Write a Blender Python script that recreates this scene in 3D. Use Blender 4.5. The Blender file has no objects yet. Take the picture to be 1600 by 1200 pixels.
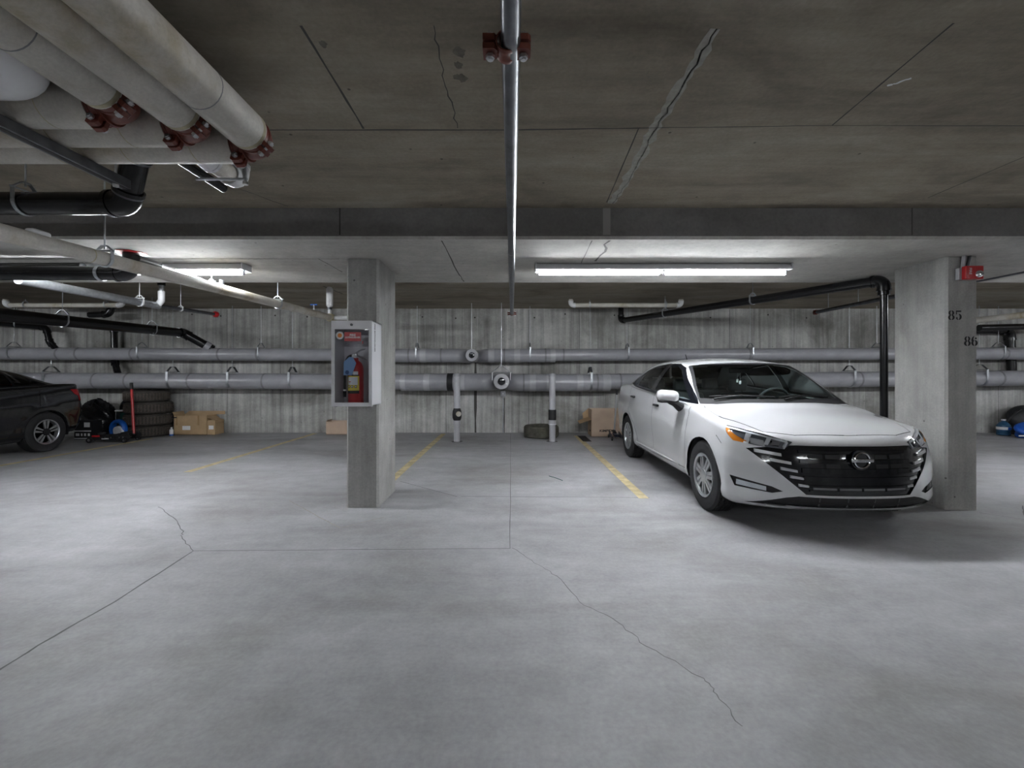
import bpy, bmesh, math, random
from math import sin, cos, pi, radians, sqrt
from mathutils import Vector, Matrix
from mathutils.bvhtree import BVHTree
random.seed(7)
SC = bpy.context.scene
COL = SC.collection

# ------------------------------------------------------------------ camera, light, exposure
F, CX, CY, H = 690.0, 797.0, 585.0, 1.25          # focal length / principal point in 1600x1200 pixels, eye height
cam_d = bpy.data.cameras.new('camera'); cam = bpy.data.objects.new('camera', cam_d); COL.objects.link(cam)
cam_d.sensor_width = 36; cam_d.lens = F/1600*36
cam_d.shift_x = (800-CX)/1600; cam_d.shift_y = -(600-CY)/1600
cam.location = (0, 0, H); cam.rotation_euler = (pi/2, 0, 0); cam_d.clip_start = 0.02
SC.camera = cam
w = bpy.data.worlds.new('world'); SC.world = w; w.use_nodes = True
w.node_tree.nodes['Background'].inputs[0].default_value = (0.02, 0.02, 0.022, 1)
w.node_tree.nodes['Background'].inputs[1].default_value = 1.0
SC.view_settings.view_transform = 'Standard'; SC.view_settings.look = 'None'
SC.view_settings.gamma = 1; SC.view_settings.use_curve_mapping = False
SC.view_settings.exposure = 2.85
TUBE_POWER = 25.0       # emission of the fluorescent tubes in view
AISLE_POWER = 15.0      # emission of the tubes in the rest of the garage

# ------------------------------------------------------------------ levels of the garage
Z_FRONT, Z_BEAM, Z_BACK = H+1.33, H+1.085, H+1.41
Y_B0, Y_B1, Y_WALL = 3.53, 5.235, 9.47
def ceil_z(y): return Z_FRONT if y < Y_B0 else (Z_BEAM if y < Y_B1 else Z_BACK)
def P(px, py, y): return Vector(((px-CX)*y/F, y, H-(py-CY)*y/F))
def fl(px, py):
    y = F*H/(py-CY); return Vector(((px-CX)*y/F, y, 0))

# ------------------------------------------------------------------ materials
MATS = {}
def nodes(name):
    m = bpy.data.materials.new(name); m.use_nodes = True
    nt = m.node_tree; b = nt.nodes['Principled BSDF']; MATS[name] = m
    return m, nt, b
def mat(name, col, rough=0.5, metal=0.0, var=0.0, scale=20, coat=0.0, bump=0.0, spec=None, emit=0):
    m, nt, b = nodes(name)
    b.inputs['Base Color'].default_value = (*col, 1); b.inputs['Roughness'].default_value = rough
    b.inputs['Metallic'].default_value = metal
    if coat: b.inputs['Coat Weight'].default_value = coat; b.inputs['Coat Roughness'].default_value = 0.03
    if spec is not None: b.inputs['Specular IOR Level'].default_value = spec
    if emit:
        b.inputs['Emission Color'].default_value = (*col, 1); b.inputs['Emission Strength'].default_value = emit
    if var or bump:
        tc = nt.nodes.new('ShaderNodeTexCoord'); n = nt.nodes.new('ShaderNodeTexNoise')
        n.inputs['Scale'].default_value = scale; n.inputs['Detail'].default_value = 5
        nt.links.new(tc.outputs['Object'], n.inputs['Vector'])
        if var:
            r = nt.nodes.new('ShaderNodeMapRange'); r.inputs[1].default_value = .3; r.inputs[2].default_value = .7
            r.inputs[3].default_value = 1-var; r.inputs[4].default_value = 1+var*.5
            mx = nt.nodes.new('ShaderNodeVectorMath'); mx.operation = 'SCALE'; mx.inputs[0].default_value = col
            nt.links.new(n.outputs[0], r.inputs[0]); nt.links.new(r.outputs[0], mx.inputs['Scale'])
            nt.links.new(mx.outputs[0], b.inputs['Base Color'])
        if bump:
            bp = nt.nodes.new('ShaderNodeBump'); bp.inputs['Strength'].default_value = bump; bp.inputs['Distance'].default_value = .01
            nt.links.new(n.outputs[0], bp.inputs['Height']); nt.links.new(bp.outputs[0], b.inputs['Normal'])
    return m
def concrete(name, cols, big=(.5,.5,.5), streak=None, samt=.3, fine=60, rough=.75, bump=.15, pits=True, spec=.3, bamt=1.0):
    """cols: dark, mid, light; big: mapping scale of the cloud noise; streak: mapping scale of a stretched noise"""
    m, nt, b = nodes(name); N = nt.nodes.new; L = nt.links.new
    tc = N('ShaderNodeTexCoord')
    def noise(scale, detail=6, dist=0., rough=.6):
        mp = N('ShaderNodeMapping'); mp.inputs['Scale'].default_value = scale
        L(tc.outputs['Object'], mp.inputs['Vector'])
        n = N('ShaderNodeTexNoise'); n.inputs['Scale'].default_value = 1; n.inputs['Detail'].default_value = detail
        n.inputs['Distortion'].default_value = dist; n.inputs['Roughness'].default_value = rough
        L(mp.outputs[0], n.inputs['Vector']); return n.outputs[0]
    def mul(a, lo, hi, f0=.3, f1=.7):
        r = N('ShaderNodeMapRange'); r.inputs[1].default_value = f0; r.inputs[2].default_value = f1
        r.inputs[3].default_value = lo; r.inputs[4].default_value = hi; L(a, r.inputs[0]); return r.outputs[0]
    def times(a, f):
        v = N('ShaderNodeVectorMath'); v.operation = 'SCALE'; L(a, v.inputs[0]); L(f, v.inputs['Scale']); return v.outputs[0]
    cr = N('ShaderNodeValToRGB'); e = cr.color_ramp.elements
    mid = cols[1]
    lo = tuple(mid[i]+(cols[0][i]-mid[i])*bamt for i in range(3)); hi = tuple(mid[i]+(cols[2][i]-mid[i])*bamt for i in range(3))
    e[0].position = .30; e[0].color = (*lo, 1); e[1].position = .72; e[1].color = (*hi, 1)
    k = e.new(.5); k.color = (*mid, 1)
    L(noise(big, 7, .6), cr.inputs[0]); c = cr.outputs[0]
    fn = noise((fine, fine, fine), 4); c = times(c, mul(fn, .90, 1.08))
    c = times(c, mul(noise((7, 7, 7), 5, .3), .90, 1.08))
    if streak: c = times(c, mul(noise(streak, 5, .2, .7), 1-samt, 1+samt*.7))
    if pits:
        v = N('ShaderNodeTexVoronoi'); v.inputs['Scale'].default_value = 5.5; L(tc.outputs['Object'], v.inputs['Vector'])
        c = times(c, mul(v.outputs['Distance'], .35, 1.0, .035, .06))
    L(c, b.inputs['Base Color']); b.inputs['Roughness'].default_value = rough; b.inputs['Specular IOR Level'].default_value = spec
    bp = N('ShaderNodeBump'); bp.inputs['Strength'].default_value = bump; bp.inputs['Distance'].default_value = .01
    L(fn, bp.inputs['Height']); L(bp.outputs[0], b.inputs['Normal'])
    return m
def glass(name, tint, refl=1.0, rough=0.0, ior=1.45):
    m = bpy.data.materials.new(name); m.use_nodes = True; nt = m.node_tree; nt.nodes.clear(); N = nt.nodes.new; L = nt.links.new
    o = N('ShaderNodeOutputMaterial'); mx = N('ShaderNodeMixShader'); t = N('ShaderNodeBsdfTransparent'); g = N('ShaderNodeBsdfGlossy')
    fr = N('ShaderNodeFresnel'); fr.inputs[0].default_value = ior
    t.inputs[0].default_value = (*tint, 1); g.inputs[0].default_value = (refl, refl, refl, 1); g.inputs['Roughness'].default_value = rough
    L(fr.outputs[0], mx.inputs[0]); L(t.outputs[0], mx.inputs[1]); L(g.outputs[0], mx.inputs[2]); L(mx.outputs[0], o.inputs[0])
    MATS[name] = m; return m

M_floor = concrete('floor_concrete', ((.245,.238,.232),(.345,.345,.355),(.43,.43,.445)), big=(.55,1.0,.5), streak=(.5,3.2,1), samt=.13, fine=45, rough=.55, bump=.05, spec=.35, pits=False)
M_ceil = concrete('ceiling_concrete', ((.15,.125,.095),(.265,.228,.178),(.34,.305,.25)), big=(.7,1.6,1), streak=(1.2,14,1), samt=.13, fine=50, rough=.8, bump=.1)
M_beam = concrete('beam_concrete', ((.30,.285,.26),(.40,.385,.36),(.48,.47,.45)), big=(.8,.8,1), streak=(.8,9,2), samt=.10, fine=40, rough=.8, bump=.1)
M_wall = concrete('wall_concrete', ((.15,.142,.128),(.36,.355,.34),(.52,.515,.50)), big=(.55,1,.8), streak=(11,11,.35), samt=.40, fine=35, rough=.8, bump=.12)
M_col = concrete('column_concrete', ((.30,.295,.28),(.40,.395,.38),(.47,.465,.45)), big=(1.6,1.6,.9), streak=(16,16,.7), samt=.13, fine=60, rough=.8, bump=.1)
M_joint = mat('joint_dark', (.055,.052,.048), .9)
M_crackf = mat('crack_grey', (.13,.13,.13), .9)
M_patch = mat('patch_cement', (.36,.345,.31), .9, var=.25, scale=25)
M_yellow = mat('yellow_paint', (.56,.47,.26), .75, var=.35, scale=9)
M_insul = concrete('pipe_insulation', ((.36,.29,.17),(.56,.53,.48),(.62,.60,.565)), big=(2.2,2.2,2.2), streak=(6,6,6), samt=.08, fine=90, rough=.6, bump=.06, pits=False)
M_pvc = mat('white_pvc', (.72,.72,.74), .3, var=.05)
M_stain = mat('stained_insulation', (.46,.41,.28), .7, var=.4, scale=12)
M_red = mat('red_oxide_fitting', (.155,.035,.022), .38, var=.25, scale=30)
M_bolt = mat('zinc_bolt', (.62,.63,.65), .3, 1.0)
M_black = mat('black_abs', (.007,.007,.008), .24, var=.2)
M_steel = mat('black_steel_pipe', (.16,.165,.18), .32, .85, var=.3, scale=14)
M_galv = mat('galvanised_steel', (.50,.52,.55), .38, .9, var=.2, scale=30)
M_grey = mat('grey_pvc', (.32,.32,.345), .28, var=.10, scale=5)
M_greyl = mat('grey_pvc_pale', (.42,.42,.445), .28, var=.08, scale=5)
M_greyd = mat('grey_pvc_band', (.20,.20,.21), .5)
M_white = mat('white_enamel', (.74,.74,.77), .35)
M_lamp = mat('fluorescent_tube', (.93,.97,1.0), .5, emit=TUBE_POWER)
M_lamp2 = mat('fluorescent_tube_aisle', (.93,.97,1.0), .5, emit=AISLE_POWER)
M_rubber = mat('tyre_rubber', (.022,.022,.024), .75, var=.2, scale=40)
M_rubber_d = mat('dusty_rubber', (.060,.052,.046), .85, var=.4, scale=12)
M_rubber_o = mat('weathered_rubber', (.10,.095,.075), .85, var=.4, scale=10)
M_card = mat('cardboard', (.42,.29,.165), .8, var=.12, scale=6)
M_cardp = mat('cardboard_pink', (.50,.375,.285), .8, var=.08, scale=6)
M_tape = mat('packing_tape', (.30,.19,.085), .3)
M_paper = mat('paper_label', (.75,.75,.77), .6)
M_ink = mat('black_ink', (.012,.012,.014), .7)
M_redp = mat('red_enamel', (.45,.018,.022), .3)
M_blue = mat('blue_plastic', (.01,.10,.42), .35)
M_clear = glass('clear_plastic', (.80,.84,.86), .6)
M_gl = glass('car_glass', (.78,.87,.86), .9, ior=1.33)
M_gld = glass('dark_car_glass', (.05,.05,.06), .9)
M_pane = glass('cabinet_pane', (.99,.99,1.0), .8, ior=1.3)
M_lens = glass('lamp_lens', (.98,.99,1.0), 1.0, ior=1.12)
M_paint = mat('white_car_paint', (.62,.625,.64), .22, coat=.8)
M_bpaint = mat('black_car_paint', (.006,.006,.008), .15, coat=1.0)
M_gloss = mat('gloss_black_trim', (.006,.007,.011), .12, coat=.6)
M_matte = mat('matte_black_trim', (.012,.012,.014), .6)
M_int = mat('car_interior_grey', (.085,.09,.095), .8)
M_intl = mat('car_pillar_trim', (.36,.38,.36), .7)
M_chrome = mat('chrome', (.78,.79,.82), .12, 1.0)
M_silver = mat('silver_wheel_paint', (.52,.53,.55), .3, .75)
M_amber = mat('amber_reflector', (.75,.24,.02), .25)
M_tail = mat('red_tail_lens', (.40,.008,.012), .15)
M_tread = mat('dusty_tread', (.105,.085,.072), .9, var=.3, scale=14)
M_blade = mat('satin_silver', (.60,.61,.63), .3, .45)
M_lsil = mat('lamp_silver', (.78,.80,.83), .25)
M_green = mat('dark_green_plastic', (.03,.12,.10), .5)

# ------------------------------------------------------------------ mesh helpers
def root_org(o):
    v = Vector((0,0,0))
    while o is not None: v += o.location; o = o.parent
    return v
class MB:
    def __init__(s): s.v = []; s.f = []
    def add(s, vs, fs):
        k = len(s.v); s.v += [Vector(p) for p in vs]; s.f += [tuple(i+k for i in f) for f in fs]; return s
    def box(s, a, b, rz=0, c=None):
        x0,y0,z0 = a; x1,y1,z1 = b
        vs = [Vector(p) for p in ((x0,y0,z0),(x1,y0,z0),(x1,y1,z0),(x0,y1,z0),(x0,y0,z1),(x1,y0,z1),(x1,y1,z1),(x0,y1,z1))]
        if rz:
            c = Vector(c if c else ((x0+x1)/2,(y0+y1)/2,0)); R = Matrix.Rotation(rz,3,'Z'); vs = [R@(p-c)+c for p in vs]
        return s.add(vs, [(0,3,2,1),(4,5,6,7),(0,1,5,4),(1,2,6,5),(2,3,7,6),(3,0,4,7)])
    def tube(s, path, r, n=14, cap=True, r2=None):
        """sweep a circle along a path; r may be a list"""
        path = [Vector(p) for p in path]; m = len(path)
        rs = r if isinstance(r, (list, tuple)) else [r]*m
        t0 = (path[1]-path[0]).normalized(); up = Vector((0,0,1)) if abs(t0.z) < .9 else Vector((1,0,0))
        nrm = (up - t0*up.dot(t0)).normalized(); k = len(s.v)
        for i, p in enumerate(path):
            a = path[max(i-1,0)]; b = path[min(i+1,m-1)]
            if i in (0, m-1): t = (b-a).normalized()
            else: t = ((path[i]-a).normalized()+(b-path[i]).normalized()).normalized()
            nrm = (nrm - t*nrm.dot(t)).normalized(); bi = t.cross(nrm)
            for j in range(n):
                q = 2*pi*j/n; s.v.append(p+(nrm*cos(q)+bi*sin(q))*rs[i])
        for i in range(m-1):
            for j in range(n):
                j2 = (j+1) % n; s.f.append((k+i*n+j, k+i*n+j2, k+(i+1)*n+j2, k+(i+1)*n+j))
        if cap:
            s.f.append(tuple(k+j for j in reversed(range(n)))); s.f.append(tuple(k+(m-1)*n+j for j in range(n)))
        return s
    def cyl(s, a, b, r, n=16, r2=None): return s.tube([a, b], [r, r if r2 is None else r2], n)
    def lathe(s, prof, c, ax, n=32, closed=False, cap=True):
        """prof: (radius, distance along axis)"""
        c = Vector(c); ax = Vector(ax).normalized(); up = Vector((0,0,1)) if abs(ax.z) < .9 else Vector((1,0,0))
        e1 = (up-ax*up.dot(ax)).normalized(); e2 = ax.cross(e1); k = len(s.v); m = len(prof)
        for r, h in prof:
            for j in range(n):
                q = 2*pi*j/n; s.v.append(c+ax*h+(e1*cos(q)+e2*sin(q))*r)
        for i in range(m if closed else m-1):
            i2 = (i+1) % m
            for j in range(n):
                j2 = (j+1) % n; s.f.append((k+i*n+j, k+i*n+j2, k+i2*n+j2, k+i2*n+j))
        if not closed and cap:
            if prof[0][0] > 1e-4: s.f.append(tuple(k+j for j in reversed(range(n))))
            if prof[-1][0] > 1e-4: s.f.append(tuple(k+(m-1)*n+j for j in range(n)))
        return s
    def prism(s, pts, d):
        """planar polygon (3d points) extruded by vector d"""
        pts = [Vector(p) for p in pts]; d = Vector(d); n = len(pts)
        return s.add(pts+[p+d for p in pts], [tuple(reversed(range(n))), tuple(range(n, 2*n))]+[(i,(i+1)%n,n+(i+1)%n,n+i) for i in range(n)])
    def ribbon(s, pts, w, up=(0,0,1), th=.0015):
        """flat strip of width w (number or list) following points, facing up"""
        pts = [Vector(p) for p in pts]; up = Vector(up); k = len(s.v); n = len(pts)
        ws = w if isinstance(w, (list, tuple)) else [w]*n
        for i, p in enumerate(pts):
            t = (pts[min(i+1,n-1)]-pts[max(i-1,0)]).normalized(); sd = t.cross(up).normalized()*ws[i]*.5
            s.v += [p-sd, p+sd, p+sd+up*th, p-sd+up*th]
        for i in range(n-1):
            a = k+4*i; b = a+4
            for q in range(4): s.f.append((a+q, a+(q+1)%4, b+(q+1)%4, b+q))
        s.f += [(k+3,k+2,k+1,k), (k+4*n-4,k+4*n-3,k+4*n-2,k+4*n-1)]
        return s
    def rbox(s, a, b, r, n=4):
        """rounded box"""
        a = Vector(a); b = Vector(b); c = (a+b)/2; h = (b-a)/2; r = min(r, *(x*.999 for x in h)); g = {}
        def vert(p):
            key = tuple(round(x,5) for x in p)
            if key not in g:
                q = Vector([max(-h[i]+r, min(h[i]-r, p[i])) for i in range(3)]); d = Vector(p)-q
                if d.length > 1e-9: d = d.normalized()*r
                g[key] = len(s.v); s.v.append(c+q+d)
            return g[key]
        def ticks(H_): return [-H_+r*(1-cos(i/n*pi/2)) if False else -H_+r*i/n for i in range(n+1)]+[H_-r+r*i/n for i in range(n+1)]
        T = [ticks(h[i]) for i in range(3)]
        for ax in range(3):
            u, v = (ax+1) % 3, (ax+2) % 3
            for sg in (-1, 1):
                for i in range(len(T[u])-1):
                    for j in range(len(T[v])-1):
                        q = []
                        for (x, y) in ((i,j),(i+1,j),(i+1,j+1),(i,j+1)):
                            p = [0,0,0]; p[ax] = sg*h[ax]; p[u] = T[u][x]; p[v] = T[v][y]; q.append(vert(p))
                        if len(set(q)) < 3: continue
                        s.f.append(tuple(q) if sg > 0 else tuple(reversed(q)))
        return s
    def xform(s, M): s.v = [M @ p for p in s.v]; return s
    def build(s, name, m, parent=None, smooth=35, label=None, base=True):
        me = bpy.data.meshes.new(name)
        if parent is not None: o0 = root_org(parent)
        elif base and s.v:
            xs = [p.x for p in s.v]; ys = [p.y for p in s.v]; o0 = Vector(((min(xs)+max(xs))/2,(min(ys)+max(ys))/2,min(p.z for p in s.v)))
        else: o0 = Vector((0,0,0))
        me.from_pydata([tuple(p-o0) for p in s.v], [], s.f); me.validate(); me.update()
        bm = bmesh.new(); bm.from_mesh(me); bmesh.ops.recalc_face_normals(bm, faces=bm.faces); bm.to_mesh(me); bm.free()
        if smooth:
            me.polygons.foreach_set('use_smooth', [True]*len(me.polygons)); me.set_sharp_from_angle(angle=radians(smooth))
        me.materials.append(m); o = bpy.data.objects.new(name, me); COL.objects.link(o)
        if parent is not None: o.parent = parent
        else: o.location = o0
        if label: o['label'] = label
        return o
def tag(o, label, cat, group=None, kind=None):
    o['label'] = label; o['category'] = cat
    if group: o['group'] = group
    if kind: o['kind'] = kind
    return o
def thing(name, label, cat, loc, group=None):
    o = bpy.data.objects.new(name, None); COL.objects.link(o); o.location = Vector(loc); o.empty_display_size = .1
    return tag(o, label, cat, group)
def fillet(pts, r, n=7):
    """round the corners of a polyline; returns the new path and the arcs"""
    pts = [Vector(p) for p in pts]; out = [pts[0]]; arcs = []
    for i in range(1, len(pts)-1):
        p = pts[i]; a = (pts[i-1]-p); b = (pts[i+1]-p); la, lb = a.length, b.length; a.normalize(); b.normalize()
        ang = a.angle(b)
        if ang > pi-.02: out.append(p); continue
        d = min(r/math.tan(ang/2), la*.49, lb*.49); rr = d*math.tan(ang/2)
        c = p+(a+b).normalized()*(rr/sin(ang/2)); s0 = p+a*d-c; s1 = p+b*d-c; tot = s0.angle(s1); ax = s0.cross(s1).normalized(); arc = []
        for k in range(n+1): arc.append(c+Matrix.Rotation(tot*k/n, 3, ax)@s0)
        out += arc; arcs.append((arc, a, b))
    out.append(pts[-1]); return out, arcs
def ring(mb, c, ax, r, w, th, n=24): return mb.lathe([(r,-w/2),(r+th,-w/2),(r+th,w/2),(r,w/2)], c, ax, n, closed=True)
def text_mesh(txt, size, M, m, name, parent, depth=.0006, bold=0.0, sx=1.0):
    cu = bpy.data.curves.new(name, 'FONT'); cu.body = txt; cu.size = size; cu.align_x = 'CENTER'; cu.align_y = 'CENTER'
    cu.extrude = depth; cu.offset = bold; cu.resolution_u = 3
    o = bpy.data.objects.new(name, cu); COL.objects.link(o)
    dg = bpy.context.evaluated_depsgraph_get(); me = bpy.data.meshes.new_from_object(o.evaluated_get(dg))
    bpy.data.objects.remove(o); bpy.data.curves.remove(cu)
    me.transform(M @ Matrix.Diagonal((sx,1,1,1))); me.transform(Matrix.Translation(-root_org(parent))); me.materials.clear(); me.materials.append(m)
    o = bpy.data.objects.new(name, me); COL.objects.link(o); o.parent = parent; return o
FACE_CAM = Matrix.Rotation(pi/2, 4, 'X')           # text standing upright, read from -y

# ------------------------------------------------------------------ the garage itself
XL, XR, YR = -15.0, 15.0, -9.0
def struct(mb, name, m, label, cat, smooth=0):
    return tag(mb.build(name, m, base=False, smooth=smooth), label, cat, kind='structure')
floor = struct(MB().box((XL,YR,-.2),(XR,Y_WALL,0)), 'floor', M_floor, 'grey worn concrete garage floor with faint tyre marks', 'floor')
ceil_f = struct(MB().box((XL,YR,Z_FRONT),(XR,Y_B0+.01,Z_FRONT+.25)), 'ceiling', M_ceil, 'brownish cast concrete ceiling over the driving aisle', 'ceiling')
ceil_b = struct(MB().box((XL,Y_B1-.01,Z_BACK),(XR,Y_WALL+.2,Z_BACK+.2)), 'ceiling', M_ceil, 'dim cast concrete ceiling over the parking stalls', 'ceiling')
bm_ = MB()
ch = .02
bm_.prism([(XL,Y_B0+ch,Z_BEAM),(XL,Y_B0,Z_BEAM+ch),(XL,Y_B0,Z_FRONT+.2),(XL,Y_B1,Z_FRONT+.2),(XL,Y_B1,Z_BEAM+ch),(XL,Y_B1-ch,Z_BEAM)], (XR-XL,0,0))
M_beam_shade = concrete('beam_face_shaded_concrete', ((.13,.124,.118),(.165,.158,.152),(.20,.193,.187)), big=(.8,.8,1), streak=(.8,9,2), samt=.10, fine=40, rough=.8, bump=.1)  # shade put into the colour: darker concrete for the beam's upright faces
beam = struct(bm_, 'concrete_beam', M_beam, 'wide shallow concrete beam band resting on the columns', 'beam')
beam.data.materials.append(M_beam_shade)
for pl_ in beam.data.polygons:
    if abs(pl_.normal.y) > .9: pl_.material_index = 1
wall_b = struct(MB().box((XL,Y_WALL,0),(XR,Y_WALL+.2,Z_BACK)), 'wall_back', M_wall, 'streaky board marked concrete wall behind the stalls', 'wall')
struct(MB().box((XL-.2,YR,0),(XL,Y_WALL,Z_BACK)), 'wall_left', M_wall, 'concrete side wall of the garage beyond the black car', 'wall')
struct(MB().box((XR,YR,0),(XR+.2,Y_WALL,Z_BACK)), 'wall_right', M_wall, 'concrete side wall of the garage beyond the numbered column', 'wall')
struct(MB().box((XL,YR-.2,0),(XR,YR,Z_BACK)), 'wall_front', M_wall, 'concrete wall closing the garage across the aisle', 'wall')

def column(x0, x1, y0, y1, label):
    c = .018; pts = [(x0+c,y0,0),(x1-c,y0,0),(x1,y0+c,0),(x1,y1-c,0),(x1-c,y1,0),(x0+c,y1,0),(x0,y1-c,0),(x0,y0+c,0)]
    return struct(MB().prism(pts, (0,0,Z_BEAM)), 'concrete_column', M_col, label, 'column')
col_l = column(-1.535,-1.235,4.14,4.76,'square edged concrete column carrying the white extinguisher cabinet')
col_r = column(4.02,4.315,4.07,4.63,'concrete column stencilled 85 and 86 beside the white sedan')

# joints and cracks in the floor, each a shallow dark strip
def crack(pts, w, m=M_crackf, jit=.0, parent=floor, name='crack', up=(0,0,1), off=None, seg=6):
    pts = [Vector(p) for p in pts]; out = []
    for a, b in zip(pts[:-1], pts[1:]):
        for k in range(seg):
            p = a.lerp(b, k/seg); d = (b-a).normalized(); sd = d.cross(Vector(up))
            out.append(p+sd*random.uniform(-jit, jit)*(0 if k == 0 else 1))
    out.append(pts[-1]); up = Vector(up)
    ws = [w*random.uniform(.6,1.3) for _ in out] if jit else w
    return MB().ribbon([p+up*.0002 for p in out], ws, up, .0006).build(name, m, parent, smooth=0)
crack([fl(302,861), fl(797,857)], .007, jit=.004, name='floor_joint')
crack([fl(797,857), fl(797.5,760), fl(798,677.5)], .006, jit=.004, name='floor_joint')
crack([fl(302,861), fl(180,940), fl(60,1008), fl(-60,1085)], .010, jit=.004, name='floor_joint')
crack([fl(302,861), fl(284,838), fl(287,830), fl(270,808), fl(247,792)], .006, jit=.010)
crack([fl(800,856), fl(835,880), fl(870,900), fl(905,940), fl(965,972), fl(1010,1010), fl(1100,1060), fl(1120,1085), fl(1160,1135)], .0032, jit=.010)
crack([fl(452,782), fl(495,806), fl(532,825), fl(600,808)], .010, M_patch, jit=.004)
crack([fl(625,752), fl(714,776)], .007, jit=.003)
crack([fl(720,775.5), fl(1015,777.5)], .007, jit=.003, name='floor_joint')
crack([fl(1530,801), fl(1602,812)], .008, jit=.003)
crack([fl(1598,790), fl(1600,805)], .008, jit=.003)
def line(a, b, w=.10, name='painted_line'):
    a = Vector(a); b = Vector(b); return MB().ribbon([a.lerp(b, k/4)+Vector((0,0,.0002)) for k in range(5)], w, (0,0,1), .0012).build(name, M_yellow, floor, 0)
line((-1.40,4.86,0), (-1.40,9.30,0)); line((1.35,4.45,0),(1.35,9.0,0)); line((-4.13,5.65,0),(-4.13,9.35,0)); line((-6.98,5.4,0),(-6.98,8.6,0))
MB().ribbon([fl(908,681)+Vector((0,0,.0003)), fl(918,690)+Vector((0,0,.0003))], .16, (0,0,1), .002).build('floor_patch', M_matte, floor, 0)
# joints and cracks in the ceilings, the beam and the wall
def cl(px, py, D): y = D*F/(CY-py); return Vector(((px-CX)*y/F, y, H+D))
UP = (0,0,-1); DF, DU, DB = 1.33, 1.085, 1.41
def cj(pts, D, w=.010, jit=.002, par=ceil_f, m=M_joint, name='form_joint'): return crack([cl(x,y,D) for x,y in pts], w, m, jit, par, name, UP)
cj([(-200,204),(420,203),(797,203),(1000,200)], DF); cj([(1000,200),(1300,196),(1800,197)], DF, .006)
cj([(470,40),(568,201)], DF); cj([(678,40),(690,100),(700,150),(715,200)], DF, .005, .012, name='crack')
cj([(998,200),(948,316)], DF); cj([(1490,36),(1300,196)], DF, .007); cj([(1612,240),(1450,309)], DF, .006)
cj([(1118,45),(1078,110),(1048,160),(1020,205),(1000,245),(975,290),(955,318)], DF, .060, .010, m=M_patch, name='patched_crack')
cj([(1120,45),(1080,110),(1050,160),(1022,205),(1002,245),(977,290),(957,318)], DF, .007, .010, name='crack')
cj([(300,270),(370,294),(450,322)], DF, .006, .01, name='crack')
cj([(690,376),(718,430),(725,440)], DU, .010, .006, beam, name='crack'); cj([(-50,404.5),(530,404.5)], DU, .008, .001, beam)
cj([(497,404),(535,425)], DU, .008, .003, beam); cj([(925,376),(908,411)], DU, .008, .002, beam); cj([(953,376),(930,408)], DU, .018, .03, beam, name='crack')
cj([(505,447),(535,459)], DB, .02, .01, ceil_b, name='crack')
M_spot = mat('damp_spot', (.15,.13,.105), .85, var=.3, scale=30)
for sx, sy, sr in ((718,82,.026),(716,102,.020),(723,122,.024),(713,120,.016),(505,69,.016)):
    c = cl(sx,sy,DF); n = 16; pts = []
    for k in range(n):
        q = 2*pi*k/n; rr = sr*random.uniform(.7,1.15); pts.append((c.x+cos(q)*rr, c.y+sin(q)*rr*1.2, c.z-.0002))
    MB().prism(pts, (0,0,-.0008)).build('damp_spot', M_spot, ceil_f, 0)
cj([(1386,134),(1398,131),(1424,122)], DF, .012, .004, m=M_pvc, name='plaster_scrape')
for px, w in ((948,.06),(531,.012),(1425,.01)):                 # upright joints on the beam face
    p = P(px,330,Y_B0); x = p.x
    crack([(x,Y_B0,Z_BEAM+.03),(x,Y_B0,Z_FRONT)], w, M_joint if w < .05 else mat('beam_dark_patch',(.25,.24,.23),.9), .0, beam, 'form_joint', (0,-1,0))
def wj(px, y0, y1, w, m=M_joint, name='wall_joint'):
    p = P(px,y0,Y_WALL); q = P(px,y1,Y_WALL); p.y = q.y = Y_WALL; return crack([p,q], w, m, .003, wall_b, name, (0,-1,0))
wj(743,560,676,.05); wj(788,622,676,.018)
for px in (54,136,232,355,438,520,697,826,905,1140,1280,1560): wj(px, 484, 676, .012, M_crackf, 'board_joint')
for px in (660,712,742,835,883,960,1050,1110,1200,1260,345,430,480,300): MB().lathe([(.018,0),(.018,.003)], (P(px,488,Y_WALL).x, Y_WALL-.0035, H+random.uniform(1.2,1.3)), (0,1,0), 10).build('tie_hole', M_joint, wall_b, 0)

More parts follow.
